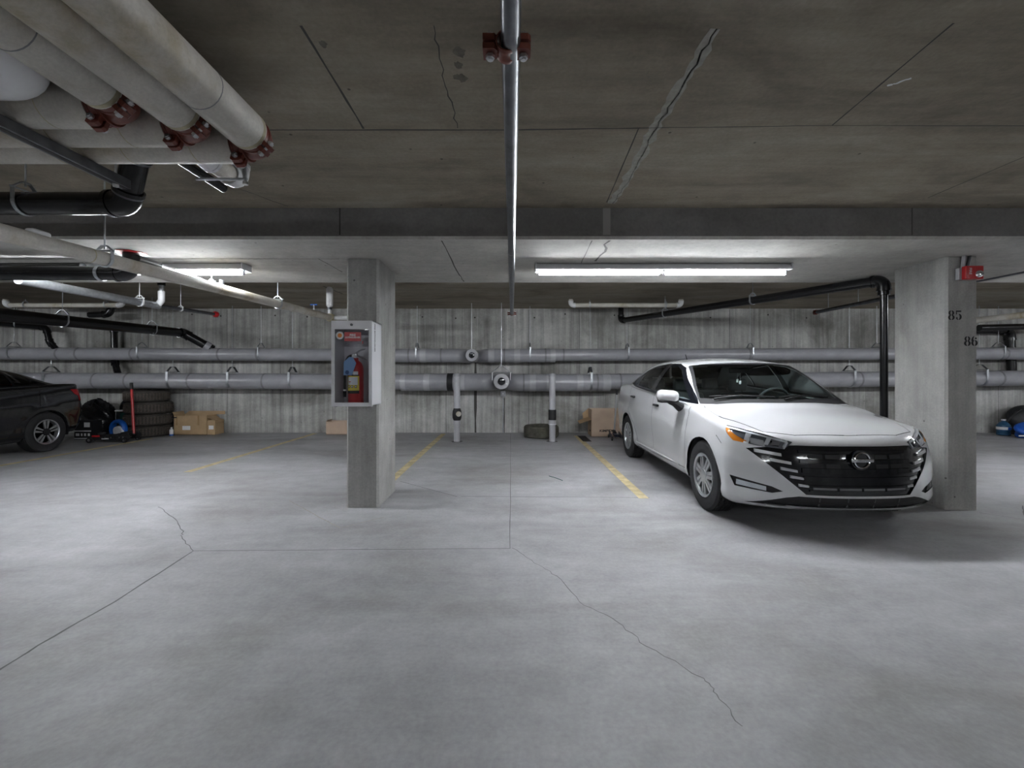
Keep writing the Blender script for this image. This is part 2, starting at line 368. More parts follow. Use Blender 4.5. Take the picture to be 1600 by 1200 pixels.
# stencilled bay numbers: heavy serif digits in two halves with a gap, built as flat plates
def crescents(mb, cx, cz, rw, rh, thick, y, gap=.004, sides=(-1,1), a0=-pi/2, a1=pi/2, n=12):
    for s in sides:
        outer = []; inner = []
        for k in range(n+1):
            q = a0+(a1-a0)*k/n
            outer.append((cx+s*(gap+max(0,cos(q))*(rw-gap)), y, cz+sin(q)*rh)); inner.append((cx+s*(gap+max(0,cos(q))*(rw-thick-gap)), y, cz+sin(q)*(rh-.008)))
        for k in range(n):
            mb.prism([outer[k],outer[k+1],inner[k+1],inner[k]], (0,-.0012,0))
def number(txt, cx, cz, y, h, par, label):
    mb = MB(); w = h*.36
    for i, d in enumerate(txt):
        x = cx+(i-.5)*w*2.15
        if d == '8': crescents(mb,x,cz+h*.25,w*.84,h*.26,w*.52,y); crescents(mb,x,cz-h*.24,w*.98,h*.28,w*.60,y)
        if d == '6':
            crescents(mb,x,cz-h*.20,w*.95,h*.31,w*.60,y); crescents(mb,x,cz+h*.02,w*.95,h*.50,w*.58,y,sides=(-1,),a0=0,a1=pi/2)
            mb.lathe([(w*.26,0),(w*.26,.0012)],(x+w*.42,y-.0012,cz+h*.30),(0,1,0),12)
        if d == '5':
            crescents(mb,x,cz-h*.18,w*.95,h*.33,w*.60,y,sides=(1,)); crescents(mb,x,cz-h*.18,w*.80,h*.33,w*.30,y,sides=(-1,),a0=-pi/2,a1=-.5)
            mb.lathe([(w*.24,0),(w*.24,.0012)],(x-w*.50,y-.0012,cz-h*.30),(0,1,0),12)
            mb.prism([(x-w*.75,y,cz+h*.50),(x+w*.8,y,cz+h*.50),(x+w*.8,y,cz+h*.34),(x-w*.75,y,cz+h*.36)],(0,-.0012,0))
            mb.prism([(x-w*.75,y,cz+h*.36),(x-w*.52,y,cz+h*.36),(x-w*.52,y,cz+h*.08),(x-w*.75,y,cz+h*.08)],(0,-.0012,0))
    return mb.build('stencil_number', M_ink, par, 0, label)
c85 = P(1492,492.5,4.07); c86 = P(1517,533,4.07)
number('85', c85.x, c85.z, 4.07, .085, col_r, 'black stencilled number 85'); number('86', c86.x, c86.z, 4.07, .085, col_r, 'black stencilled number 86')

# ------------------------------------------------------------------ fluorescent fixtures
def fixture(x0, x1, y, ztop, label, tubes=1, m=M_lamp, group=None, detail=True):
    t = thing('fluorescent_fixture', label, 'light', ((x0+x1)/2, y, ztop), group)
    MB().prism([(x0,y-.05,ztop-.003),(x0,y-.088,ztop-.062),(x0,y-.086,ztop-.067),(x0,y-.04,ztop-.056),(x0,y+.04,ztop-.056),(x0,y+.086,ztop-.067),(x0,y+.088,ztop-.062),(x0,y+.05,ztop-.003)],(x1-x0,0,0)).build('housing', M_white, t, 0)
    L = (x1-x0)/tubes
    for k in range(tubes):
        a = x0+k*L+.035; b = x0+(k+1)*L-.035
        MB().cyl((a,y,ztop-.082),(b,y,ztop-.082),.021,14).build('tube', m, t)
        for xx in (a-.015, b+.002):
            MB().rbox((xx,y-.02,ztop-.108),(xx+.013,y+.02,ztop-.05),.005,2).build('lamp_holder', M_white, t)
    for xx in (x0, x1):
        MB().box((xx-.004,y-.085,ztop-.064),(xx+.004,y+.085,ztop-.003)).build('end_cap', M_white, t, 0)
    return t
YF = 4.36
fixture((837-CX)*YF/F, (1230-CX)*YF/F, YF, Z_BEAM, 'white two tube fluorescent strip light above the empty stall and white sedan', 2)
fixture((385-CX)*YF/F-2.46, (385-CX)*YF/F, YF, Z_BEAM, 'white two tube fluorescent strip light behind the sloping cream sprinkler main', 2)
for x, lab in ((-9.3,'over the black sedan'), (7.1,'just beyond the numbered column'), (12.4,'against the far side wall')):
    fixture(x-1.23, x+1.23, YF, Z_BEAM, 'white two tube fluorescent strip light on the beam '+lab, 2, M_lamp, 'beam lights farther along')
for x in (-8.5, -2.8, 2.8, 8.5):
    fixture(x-1.23, x+1.23, -4.4, Z_FRONT, 'white two tube fluorescent strip light over the opposite stalls', 2, M_lamp2, 'lights over the opposite stalls')

# ------------------------------------------------------------------ pipework
def pipe(name, label, pts, r, m, bend=None, cat='pipe', group=None, elbows=True, em=None, bands=(), bm_mat=None, n=16):
    """a pipe run: rounded path, thicker elbows at the bends, thin bands (fractions of the straight path)"""
    t = thing(name, label, cat, pts[0], group); path, arcs = fillet(pts, bend or r*2.2)
    MB().tube(path, r, n).build('pipe_run', m, t)
    if elbows:
        for arc, a, b in arcs:
            MB().tube([arc[0]+a*r*.5]+arc+[arc[-1]+b*r*.5], r*1.13, n).build('elbow', em or m, t)
            for p, d in ((arc[0]+a*r*.5, a), (arc[-1]+b*r*.5, b)):
                ring(MB(), p, d, r*1.05, r*.35, r*.16, n).build('elbow_collar', em or m, t)
    for i, f in bands:
        p = Vector(pts[i]).lerp(Vector(pts[i+1]), f); d = (Vector(pts[i+1])-Vector(pts[i])).normalized()
        ring(MB(), p, d, r*.98, r*.16, r*.05, n).build('joint_band', bm_mat or M_greyd, t)
    return t
def rod(t, x, y, z0, z1=None, r=.005, m=None, name='hanger_rod', par=None):
    return MB().cyl((x,y,z0),(x,y,z1 if z1 else ceil_z(y)),r,8).build(name, m or M_galv, par or t)
def clevis(t, p, d, r, m=None, wide=False, top=None):
    """strap round the pipe, peaked yoke above it, rod to the ceiling"""
    m = m or M_galv; p = Vector(p); d = Vector(d).normalized(); sd = Vector((d.y,-d.x,0)).normalized(); up = Vector((0,0,1))
    mb = MB(); a = []; R = r+.003
    for k in range(17):
        q = pi*k/16; a.append(p-sd*cos(q)*R-up*sin(q)*R)
    a = [a[0]+up*R*1.15]+a+[a[-1]+up*R*1.15]
    hw = .022 if wide else .012
    for i in range(len(a)-1):
        o = ((a[i]+a[i+1])/2-p); o -= d*o.dot(d); o = o.normalized()*.005
        mb.prism([a[i]-d*hw, a[i+1]-d*hw, a[i+1]+d*hw, a[i]+d*hw], o)
    h = mb.build('pipe_hanger', m, t, 30)
    y = MB(); e0 = p-sd*R+up*R*1.1; e1 = p+sd*R+up*R*1.1; tp = p+up*R*1.75
    for s, e in ((-1,e0),(1,e1)):
        q = tp+sd*s*R*.3
        y.prism([e-d*hw, e+d*hw, q+d*hw, q-d*hw], up*.006)
    y.prism([tp-sd*R*.3-d*hw, tp-sd*R*.3+d*hw, tp+sd*R*.3+d*hw, tp+sd*R*.3-d*hw], up*.006)
    y.build('yoke', M_steel if wide else m, h, 30)
    MB().cyl(e0-sd*.015, e1+sd*.015, .006, 8).build('cross_bolt', m, h)
    MB().cyl(tp-up*.02, (tp.x,tp.y,top or ceil_z(tp.y)), .005, 8).build('hanger_rod', m, h)
    return h
def coupling(t, c, ax, r, lug=(0,0,-1), m=M_red):
    """grooved pipe coupling: ribbed ring, two bolt lugs and bolts"""
    c = Vector(c); ax = Vector(ax).normalized(); lug = Vector(lug); lug = (lug-ax*lug.dot(ax)).normalized()
    g = MB().lathe([(r*.98,-.030),(r*1.12,-.030),(r*1.16,-.022),(r*1.16,-.014),(r*1.10,-.010),(r*1.10,.010),(r*1.16,.014),(r*1.16,.022),(r*1.12,.030),(r*.98,.030)], c, ax, 24, closed=True).build('coupling', m, t)
    sd = ax.cross(lug)
    for s in (1,-1):
        q = c+lug*s*(r*1.16+.016); mb = MB()
        for k in (-1,1):
            mb.prism([q+ax*x*.026+lug*y*.022+sd*k*.005 for x,y in ((-1,-1),(1,-1),(1,.6),(.6,1),(-.6,1),(-1,.6))], sd*k*.018)
        mb.build('bolt_lug', m, g, 20)
        MB().cyl(q-sd*.042, q+sd*.042, .008, 8).build('bolt', M_bolt, g)
        for k in (-1,1): MB().lathe([(.014,0),(.014,.011)], q+sd*k*.026, sd*k, 6).build('nut', M_bolt, g, 20)
    return g
# --- insulated mains that turn left under the ceiling (top left)
RI = .086; ZI = H+1.10
for nm, x, y, lab in (('A',-1.185,2.11,'cream insulated main pipe with red elbow, outermost of the three'),
                      ('B',-1.375,1.955,'cream insulated main pipe with red elbow, middle of the three'),
                      ('C',-1.565,1.805,'cream insulated main pipe with red elbow, next to the white plastic fitting')):
    t = thing('insulated_pipe', lab, 'pipe', (x,y,ZI), 'insulated mains with red elbows')
    a = MB().tube([(x,-6,ZI),(x,y-.115,ZI)], RI, 28).build('insulated_run', M_insul, t)
    b = MB().tube([(x-.115,y,ZI),(x-7,y,ZI)], RI, 28).build('insulated_run', M_insul, t)
    for yy in ((y-.42, y-1.05) if nm != 'B' else (y-.9,)): ring(MB(), (x,yy,ZI), (0,1,0), RI*.985, .004, .0025, 28).build('jacket_seam', M_greyd, a)
    for dx in (.30, .62, .95): ring(MB(), (x-dx,y,ZI), (1,0,0), RI*.985, .004, .0022, 28).build('jacket_seam', M_stain, b)
    MB().lathe([(RI*.9,0),(RI*1.006,.002),(RI*1.004,.02),(RI*.99,.026)], (x,y-.141,ZI), (0,1,0), 28).build('stained_end', M_stain, a)
    rr = .070; path, arcs = fillet([(x,y-.13,ZI),(x,y,ZI),(x-.13,y,ZI)], .095, 10)
    MB().tube(path, rr, 22).build('elbow', M_red, t)
    coupling(t, (x,y-.092,ZI), (0,1,0), rr, (.75,0,-.75)); coupling(t, (x-.092,y,ZI), (1,0,0), rr, (0,-.35,-1))
t = thing('insulated_pipe', 'stained insulated pipe ending in a smooth white plastic elbow cover', 'pipe', (-1.76,1.62,ZI))
MB().tube([(-1.765,-6,ZI+.03),(-1.765,1.30,ZI+.03)], .088, 28).build('insulated_run', M_stain, t)
path, arcs = fillet([(-1.765,1.28,ZI+.03),(-1.765,1.63,ZI+.03),(-2.25,1.63,ZI+.03)], .13, 12)
MB().tube(path, [.103]*len(path), 28).build('elbow_cover', M_pvc, t)
MB().tube([(-2.22,1.63,ZI+.03),(-7,1.63,ZI+.03)], .088, 24).build('insulated_run', M_insul, t)
# strut that carries the mains
t = thing('strut_channel', 'dark steel strut channel slung below the insulated mains', 'bracket', (-2.0,1.9,ZI-.13))
zs = ZI-RI-.004
mb = MB(); mb.box((-2.025,1.15,zs-.045),(-1.975,2.30,zs)).build('channel', M_steel, t, 0)
MB().box((-2.012,1.15,zs-.0465),(-1.988,2.30,zs-.045)).build('slot', M_black, t, 0)
for yy in (1.2, 2.24): rod(t, -2.0, yy, zs-.06, r=.006); MB().lathe([(.014,0),(.014,.012)], (-2.0,yy,zs-.058), (0,0,1), 6).build('nut', M_bolt, t, 20)
# small insulated branch and its hanger frame
t = pipe('branch_pipe', 'thin cream insulated branch pipe with white plastic elbow rising to the ceiling', [(-1.60,2.27,Z_FRONT),(-1.60,2.27,H+1.14),(-1.60,2.60,H+1.14),(-1.60,2.60,Z_FRONT)], .052, M_insul, .06, em=M_pvc)
t = pipe('black_pipe', 'short black pipe beside the thin insulated branch', [(-1.74,2.24,H+1.13),(-1.74,2.68,H+1.13)], .026, M_black)
t = thing('hanger_frame', 'triangular steel rod hanger beside the outermost red elbow', 'bracket', (-1.47,2.45,H+1.05))
for a, b in (((-1.45,2.42,Z_FRONT),(-1.45,2.42,H+1.05)), ((-1.72,2.42,H+1.07),(-1.44,2.42,H+1.07)), ((-1.50,2.42,Z_FRONT),(-1.455,2.42,H+1.07))): MB().cyl(a,b,.008,8).build('hanger_rod', M_galv, t)
MB().lathe([(.016,0),(.016,.015)], (-1.45,2.42,H+1.04), (0,0,1), 6).build('nut', M_bolt, t, 20)
tag(MB().box((-1.98,2.66,Z_FRONT-.03),(-1.86,2.80,Z_FRONT-.001), .3).build('wood_block', M_card, smooth=0), 'small tan wood block fixed to the ceiling behind the mains', 'block')
# black drain with slanted drop
q = [P(215,235,2.62), P(197,318,2.75), P(-160,318,2.75)]
t = pipe('drain_pipe', 'glossy black drain pipe with a slanted drop and elbow under the mains', [Vector((q[0].x,q[0].y,Z_FRONT)), q[0], q[1], q[2]], .068, M_black, .09, n=20)
for f in (.15,.8): ring(MB(), q[0].lerp(q[1],f), q[1]-q[0], .067, .022, .010, 20).build('joint_band', M_steel, t)
clevis(t, P(40,318,2.75), (1,0,0), .068)
# --- sloping cream pipe with valve, left of the column
XA = -2.80; a = Vector((XA,-2.0,H+.68)); b = Vector((XA,6.9,H+.885))
t = pipe('sprinkler_main', 'long cream coated sprinkler main sloping past the extinguisher cabinet column', [a, b], .048, M_insul, n=20, bands=((0,.555),(0,.70),(0,.86),(0,.93)), bm_mat=M_stain)
def on(y): return a.lerp(b, (y-a.y)/(b.y-a.y))
for y in (1.2, 3.05, 5.32): clevis(t, on(y), (0,1,0), .048)
MB().rbox(on(2.62)+Vector((-.03,-.055,.035)), on(2.62)+Vector((.03,.055,.068)), .016, 3).build('coating_lump', M_pvc, t)
MB().cyl(b, b+Vector((.75,0,.0)), .030, 14).build('branch_run', M_pvc, t)
MB().lathe([(.06,-.07),(.064,-.06),(.064,.06),(.06,.07)], b, (0,1,0), 18).build('tee', M_stain, t)
v = MB().cyl(b+Vector((-.02,0,.03)), b+Vector((-.02,0,.16)), .026, 12).build('air_valve', M_pvc, t)
MB().lathe([(.02,0),(.048,.035),(.05,.10),(.05,.30),(.03,.33)], b+Vector((-.02,0,.15)), (0,0,1), 18).build('valve_body', M_pvc, v)
ring(MB(), b+Vector((-.02,0,.145)), (0,0,1), .025, .035, .014).build('valve_collar', M_steel, v)
p = on(6.30); v = MB().cyl(p+Vector((0,0,.04)), p+Vector((0,0,.12)), .010, 8).build('test_valve', M_bolt, t)
MB().rbox(p+Vector((-.05,-.008,.115)), p+Vector((.05,.008,.132)), .006, 2).build('valve_handle', M_blue, v)
# --- steel sprinkler line down the middle
a = Vector((-.018,-3,H+1.005)); b = Vector((.03,7.30,H+1.0))
t = pipe('steel_sprinkler_pipe', 'straight dark steel sprinkler pipe running toward the wall over the empty stall', [a, b], .029, M_steel, n=20)
coupling(t, (-.010,1.355,H+1.005), (0,1,0), .030, (1,0,0)); coupling(t, (.03,7.26,H+1.0), (0,1,0), .029, (1,0,0))
ring(MB(), (.01,3.62,H+1.003), (0,1,0), .028, .01, .003).build('joint_band', M_galv, t)
# --- left bay: pipes beyond the beam
pl = P(205,427,3.94); t = pipe('drain_pipe', 'thick black drain pipe turning up into the beam through a red sealed hole', [Vector((-8.2,3.94,pl.z)), pl, Vector((pl.x,3.94,Z_BEAM))], .062, M_black, .085, n=20)
ring(MB(), P(158,427,3.94), (1,0,0), .063, .03, .004).build('strap', M_galv, t)
MB().lathe([(.062,0),(.115,0),(.115,.004),(.062,.004)], (pl.x,3.94,Z_BEAM-.005), (0,0,1), 20, closed=True).build('red_sealant', M_redp, t)
pipe('drain_pipe', 'black drain pipe tight under the beam behind the thick elbowed drain', [P(-120,418,4.15), P(130,417,4.15)], .04, M_black)
t = pipe('steel_conduit', 'thin galvanised pipe above the sloping cream main with a rubber sleeve', [(-2.97,3.60,H+.92),(-3.06,4.68,H+.92),(-3.06,4.68,H+1.0)], .022, M_galv, .035)
MB().tube([(-2.965,3.50,H+.92),(-2.98,3.74,H+.92)], .034, 14).build('rubber_sleeve', M_black, t)
clevis(t, (-3.04,4.50,H+.92), (0,1,0), .023); ring(MB(), (-3.055,4.62,H+.92), (0,1,0), .022, .06, .014).build('tee', M_pvc, t)
XG = -4.9; a = Vector((XG,4.42,H+.945)); b = Vector((XG,6.15,H+.955)); c = Vector((XG,7.35,H+1.0))
t = pipe('galvanised_pipe', 'galvanised sprinkler pipe stepping down to a thin red tipped end by the back wall', [Vector((XG,4.40,H+.945)), b], .048, M_galv, n=20)
MB().tube([b,c], .026, 14).build('thin_run', M_steel, t); MB().lathe([(.03,0),(.05,.03),(.05,.07),(.03,.10)], c-Vector((0,.05,0)), (0,1,0), 14).build('red_end', M_redp, t)
for p in (a.lerp(b,.82),): clevis(t, p, (0,1,0), .048, M_pvc)
clevis(t, b.lerp(c,.35), (0,1,0), .026, M_pvc)
MB().tube([b+Vector((0,-.02,0)), b+Vector((.06,-.02,.07)), b+Vector((.06,-.02,.20))], .042, 14).build('riser_tee', M_pvc, t)
MB().cyl(b+Vector((.06,-.02,.15)), (b.x+.06,b.y-.02,Z_BACK), .030, 14).build('riser', M_galv, t); MB().cyl(b+Vector((.06,-.02,.28)), (b.x+.06,b.y-.02,Z_BACK), .048, 14).build('riser_sleeve', M_black, t)
YW = 8.3
for x0, x1, lab in ((5,195,'white plastic pipe with upturned ends below the ceiling over the black car'), (888,1068,'white plastic pipe with upturned ends below the ceiling over the white sedan')):
    zz = P(x0,477,YW).z; xa = P(x0+4,477,YW).x; xb = P(x1-4,477,YW).x
    t = pipe('white_pipe', lab, [(xa,YW,Z_BACK),(xa,YW,zz),(xb,YW,zz),(xb,YW,Z_BACK)], .042, M_insul, .06, em=M_pvc, bands=((1,.18),(1,.58)) if x0 < 100 else (), bm_mat=M_stain, group='white pipes with upturned ends')
    for f in (.17,.86): clevis(t, (xa+(xb-xa)*f,YW,zz), (1,0,0), .042)
a = Vector((-6.55,5.0,H+.755)); b = Vector((-6.55,8.85,H+.83)); c = P(333,546,9.15)
t = pipe('drain_pipe', 'long thick black drain pipe crossing above the black car into the wall pipe', [a, b, c], .085, M_black, .12, n=20)
for f in (.38,.80): clevis(t, a.lerp(b,f), (0,1,0), .085, M_galv)
ring(MB(), b.lerp(c,.8), c-b, .085, .10, .012, 20).build('pipe_socket', M_grey, t)
t = pipe('drain_pipe', 'slim black drain pipe bending down to the upper wall pipe behind the black car', [P(-60,500,9.0), P(72,512,9.0), P(78,535,9.0), P(90,548,9.12)], .055, M_black, .10)
clevis(t, P(26,507,9.0), (1,.2,0), .055)
pipe('drain_pipe', 'black upright pipe dropping behind the upper wall pipe to the lower one', [P(120,506,9.30), P(178,508,9.30), P(179,565,9.30), P(184,583,9.2)], .06, M_black, .12)
pipe('drain_pipe', 'black bent pipe rising to the ceiling behind the galvanised sprinkler pipe', [P(140,492,8.9), P(172,491,8.9), Vector((P(174,480,8.9).x,8.9,Z_BACK))], .06, M_black, .12)
# --- right bay
a = Vector((2.31,9.2,Z_BACK)); b = Vector((2.31,9.2,H+1.12)); c = Vector((4.03,4.76,H+1.015)); d = Vector((4.03,4.76,0.0))
t = pipe('drain_pipe', 'black drain pipe angling from the back wall to the numbered column and down it', [a,b,c,c-Vector((0,0,.16))], .055, M_black, .08, n=20)
MB().cyl(c-Vector((0,0,.14)), d, .036, 16).build('down_pipe', M_black, t)
clevis(t, b.lerp(c,.28), c-b, .055, M_galv); clevis(t, b.lerp(c,.66), c-b, .055, M_galv)
t = pipe('steel_sprinkler_pipe', 'thin dark sprinkler pipe passing behind the numbered column', [(5.42,7.85,H+1.1),(5.45,2.0,H+1.1)], .032, M_steel)
MB().lathe([(.03,0),(.045,.02),(.045,.06),(.03,.08)], (5.42,7.87,H+1.1), (0,-1,0), 12).build('end_coupling', M_red, t)
for y in (7.55,6.9,5.6): rod(t, 5.44, y, H+1.1)
t = pipe('white_pipe', 'pale pipe sloping behind the numbered column on the far side', [(7.76,7.4,H+.90),(7.76,5.2,H+.89)], .05, M_insul)
pipe('drain_pipe', 'black pipe turning down to the wall pipes beyond the numbered column', [P(1500,516,8.9), P(1578,516,9.36), P(1581,580,9.36)], .078, M_black, .16, n=18)
pipe('drain_pipe', 'black pipe running above the bags beyond the numbered column', [P(1530,512,8.6), P(1700,508,8.6)], .06, M_black)

# --- the two grey mains along the back wall
YU, YLo = 9.12, 9.08
def zat(py, y): return H-(py-CY)*y/F
def wx(px, y): return (px-CX)*y/F
def wall_main(label, x_out, zo, r_out, x_step, zi, r_in, capx, capz, y, ycap, bands, hangers, sg, wide):
    """run from far away to the step, thicker fitting, then a curve forward into the clean-out"""
    t = thing('grey_wall_pipe', label, 'pipe', (x_step,y,zi))
    MB().tube([(x_out,y,zo),(x_step,y,zo+(zi-zo)*.8)], r_out, 22).build('pipe_run', M_grey, t)
    pts = [(x_step-sg*.02,y,zi),(capx+sg*.30,y,zi),(capx+sg*.02,Y_WALL+.1,capz)]
    path, arcs = fillet(pts, .22, 8); MB().tube(path, r_in, 22).build('bend', M_grey, t)
    ring(MB(), (x_step-sg*.02,y,zi), (1,0,0), r_in*.97, .10, r_in*.05, 22).build('socket', M_greyl, t)
    for px, m in bands:
        x = wx(px,y); inside = (x-x_step)*sg < 0
        ring(MB(), (x,y,zi if inside else zo+(zi-zo)*.8*(x-x_out)/(x_step-x_out)), (1,0,0), (r_in if inside else r_out)*.985, .035 if m is M_greyd else .12, .006, 22).build('joint_band', m, t)
    for px in hangers:
        x = wx(px,y); inside = (x-x_step)*sg < 0
        clevis(t, (x,y,zi if inside else zo+(zi-zo)*.8*(x-x_out)/(x_step-x_out)), (1,0,0), r_in if inside else r_out, M_galv, wide)
    return t
zu_l, zu_m, zu_r = zat(553,YU), zat(555.5,YU), zat(553,YU); zl_l, zl_m, zl_r = zat(593,YLo), zat(597,YLo), zat(588.5,YLo)
CU = (wx(737,8.75), 8.75, zat(555,8.75)); CL = (wx(783.5,8.70), 8.70, zat(596,8.70))
wall_main('upper grey wall pipe behind the black car and the column', -14.5, zu_l+.02, .128, wx(612,YU), zu_m, .142, CU[0], CU[2], YU, 8.9, [(95,M_greyd),(125,M_greyd),(210,M_greyd),(345,M_greyd),(405,M_greyd),(640,M_greyd),(662,M_greyl),(690,M_greyd)], [22,222,408,652], -1, False)
wall_main('upper grey wall pipe behind the white sedan', 14.5, zu_r+.02, .125, wx(865,YU), zu_m, .142, CU[0], CU[2], YU, 8.9, [(768,M_greyl),(788,M_greyd),(808,M_greyl),(852,M_greyd),(880,M_greyd),(1168,M_greyd),(1372,M_greyd),(1567,M_greyd)], [828,980,1172,1370,1560], 1, False)
wall_main('lower thick grey wall pipe behind the black car and the column', -14.5, zl_l-.01, .162, wx(630,YLo), zl_m, .178, CL[0], CL[2], YLo, 8.9, [(153,M_greyd),(203,M_greyd),(300,M_greyd),(415,M_greyd),(632,M_greyd),(668,M_greyl),(704,M_matte),(722,M_greyl)], [80,270,363,457], -1, True)
wall_main('lower thick grey wall pipe behind the white sedan', 14.5, zl_r+.0, .158, wx(950,YLo), zl_m-.01, .178, CL[0], CL[2], YLo, 8.9, [(818,M_greyd),(832,M_greyl),(858,M_greyl),(905,M_greyl),(932,M_greyd),(945,M_greyl),(968,M_greyd),(1340,M_greyd),(1558,M_greyd)], [922,1327,1530], 1, True)
for (c, r, lab) in ((CU,.125,'round grey clean-out with black plug joining the upper wall pipes'),(CL,.158,'large round grey clean-out with black plug joining the lower wall pipes')):
    t = thing('pipe_cleanout', lab, 'pipe fitting', (c[0],c[1],c[2]-r)); x, y, z = c
    MB().lathe([(r*.92,.66),(r,.64),(r,.03),(r*.96,0),(r*.52,-.004),(r*.50,.02)], c, (0,1,0), 30).build('body', M_greyl, t)
    MB().lathe([(r*.47,0),(r*.46,-.008),(r*.40,-.012),(.001,-.012)], (x,y+.012,z), (0,1,0), 24).build('plug', M_gloss, t)
    MB().rbox((x-.03,y-.016,z+.02),(x+.03,y+.0,z+.04),.005,2).build('plug_nub', M_bolt, t)
    hf = MB(); k = 1.0 if r > .14 else .8; yy = y-.012
    for a_, b_ in (((-r-.02,.02),(-r-.02,r*1.15)), ((-r-.02,r*1.15),(-.02,r*2.0)), ((r+.02,.02),(r+.02,r*1.15)), ((r+.02,r*1.15),(.02,r*2.0)), ((-r-.05,r*1.12),(r+.05,r*1.12))):
        if k < 1: continue
        hf.cyl((x+a_[0],yy,z+a_[1]),(x+b_[0],yy,z+b_[1]),.009,8)
    hf.cyl((x,yy,z+(r*1.9 if k == 1 else r)),(x,yy,Z_BACK),.006,8)
    hf.build('pipe_hanger', M_bolt, t)
# bollards
for px, lab in ((714,'grey steel pipe bollard with torn black wrap before the joint in the wall'), (863,'grey steel pipe bollard with neat black band beside the lone tyre')):
    y = 8.22; x = wx(px,y); t = thing('pipe_bollard', lab, 'bollard', (x,y,0)); r = .058
    MB().cyl((x,y,0),(x,y,1.23),r,20).build('post', M_greyl, t)
    MB().lathe([(r*1.0,0),(r*1.18,0),(r*1.18,.03),(r*.9,.055),(.001,.058)], (x,y,1.21), (0,0,1), 20).build('cap', M_grey, t)
    z0 = zat(655 if px < 800 else 652,y); ring(MB(), (x,y,.36), (0,0,1), r*.98, .07, .012, 20).build('coupling', M_greyl, t)
    if px < 800:
        MB().lathe([(r*1.05,-.11),(r*1.45,-.06),(r*1.5,0),(r*1.4,.07),(r*1.05,.12)], (x,y,.50), (0,0,1), 18).build('black_wrap', M_matte, t)
        MB().lathe([(r*.8,0),(r*.85,.02),(r*.5,.03),(.001,.032)], (x+.035,y-r*1.10,.52), (.3,-1,0), 12).build('foam_patch', M_insul, t)
    else:
        ring(MB(), (x,y,.50), (0,0,1), r, .19, .015, 20).build('black_wrap', M_matte, t)
        ring(MB(), (x,y,.325), (0,0,1), r, .018, .014, 20).build('tie_band', M_pvc, t)
    mb = MB(); pts = []
    for k in range(14):
        q = 2*pi*k/14; rr = r*random.uniform(1.5,2.1); pts.append((x+cos(q)*rr,y+sin(q)*rr,.0003))
    mb.prism(pts, (0,0,.002)).build('floor_collar', M_crackf, t, 0)
# junction box with conduit on the wall
p = P(786,615,9.38); t = thing('junction_box', 'small grey electrical box on the wall below the large clean-out', 'electrical box', (p.x,Y_WALL,p.z-.1))
MB().rbox((p.x-.055,9.36,p.z-.065),(p.x+.055,9.468,p.z+.06),.012,2).build('box', M_grey, t); MB().cyl((p.x,9.44,p.z-.06),(p.x,9.44,0.0),.012,8).build('conduit', M_galv, t)
MB().lathe([(.014,0),(.014,.006)], (p.x,9.36,p.z), (0,-1,0), 8).build('screw', M_bolt, t)

# ------------------------------------------------------------------ extinguisher cabinet on the left column
x0, x1, y0, y1 = -1.556, -1.207, 3.85, 4.138; z0, z1 = zat(634.5,y0), zat(501,y0)
t = thing('extinguisher_cabinet', 'white metal fire extinguisher cabinet with clear front on the concrete column', 'cabinet', ((x0+x1)/2,y1,z0))
mb = MB(); th = .006
mb.box((x0,y0+.02,z0),(x0+th,y1,z1)); mb.box((x1-th,y0+.02,z0),(x1,y1,z1)); mb.box((x0,y0+.02,z0),(x1,y1,z0+th)); mb.box((x0,y0+.02,z1-th),(x1,y1,z1)); mb.box((x0,y1-th,z0),(x1,y1,z1))
mb.build('body', M_white, t, 0)
d = MB(); fw = .026; ft = .074; fb = .030
d.box((x0-.003,y0,z0-.004),(x0+fw,y0+.022,z1)); d.box((x1-fw,y0,z0-.004),(x1+.003,y0+.022,z1)); d.box((x0+fw,y0,z1-ft),(x1-fw,y0+.022,z1)); d.box((x0+fw,y0,z0-.004),(x1-fw,y0+.022,z0+fb))
d = d.build('door', M_white, t, 0)
MB().box((x0+fw-.004,y0+.012,z0+fb-.004),(x1-fw+.004,y0+.015,z1-ft+.004)).build('pane', M_pane, d, 0)
cx = (x0+x1)/2
lk = MB().lathe([(.011,0),(.011,-.008),(.006,-.010)], (cx-.0,y0,z1-.036), (0,1,0), 14).build('lock', M_steel, d)
zs = zat(523.5,y0)
MB().box((wx(537.5,y0),y0+.0085,zat(533,y0)),(wx(563.5,y0),y0+.0115,zat(518.8,y0))).build('red_sign', M_redp, d, 0, 'red sign reading FIRE EXTINGUISHER')
text_mesh('FIRE', .026, Matrix.Translation((wx(550.5,y0),y0+.0082,zat(523.6,y0)))@FACE_CAM, M_paper, 'sign_lettering', d, .0004, .0008, 1.1)
text_mesh('EXTINGUISHER', .0195, Matrix.Translation((wx(550.5,y0),y0+.0082,zat(527.2,y0)))@FACE_CAM, M_paper, 'sign_lettering', d, .0004, .0006, .98)
st = MB().lathe([(.034,0),(.034,-.002)], (wx(530.3,y0),y0+.0115,zat(524,y0)), (0,1,0), 24).build('round_sticker', M_paper, d, 20, 'round white sticker with orange centre')
MB().lathe([(.019,0),(.019,-.0015)], (wx(530.3,y0),y0+.0094,zat(524,y0)), (0,1,0), 20).build('orange_centre', mat('orange_print',(.75,.26,.06),.6), st, 20)
MB().box((x0+.03,y1-.0075,z1-.155),(x1-.006,y1-.006,z1-.12)).build('back_label', M_paper, t, 0)
MB().box((wx(566,y0)-.004,y0+.0105,zat(537,y0)),(wx(566,y0)+.004,y0+.0118,zat(532.5,y0))).build('small_sticker', M_redp, d, 0)
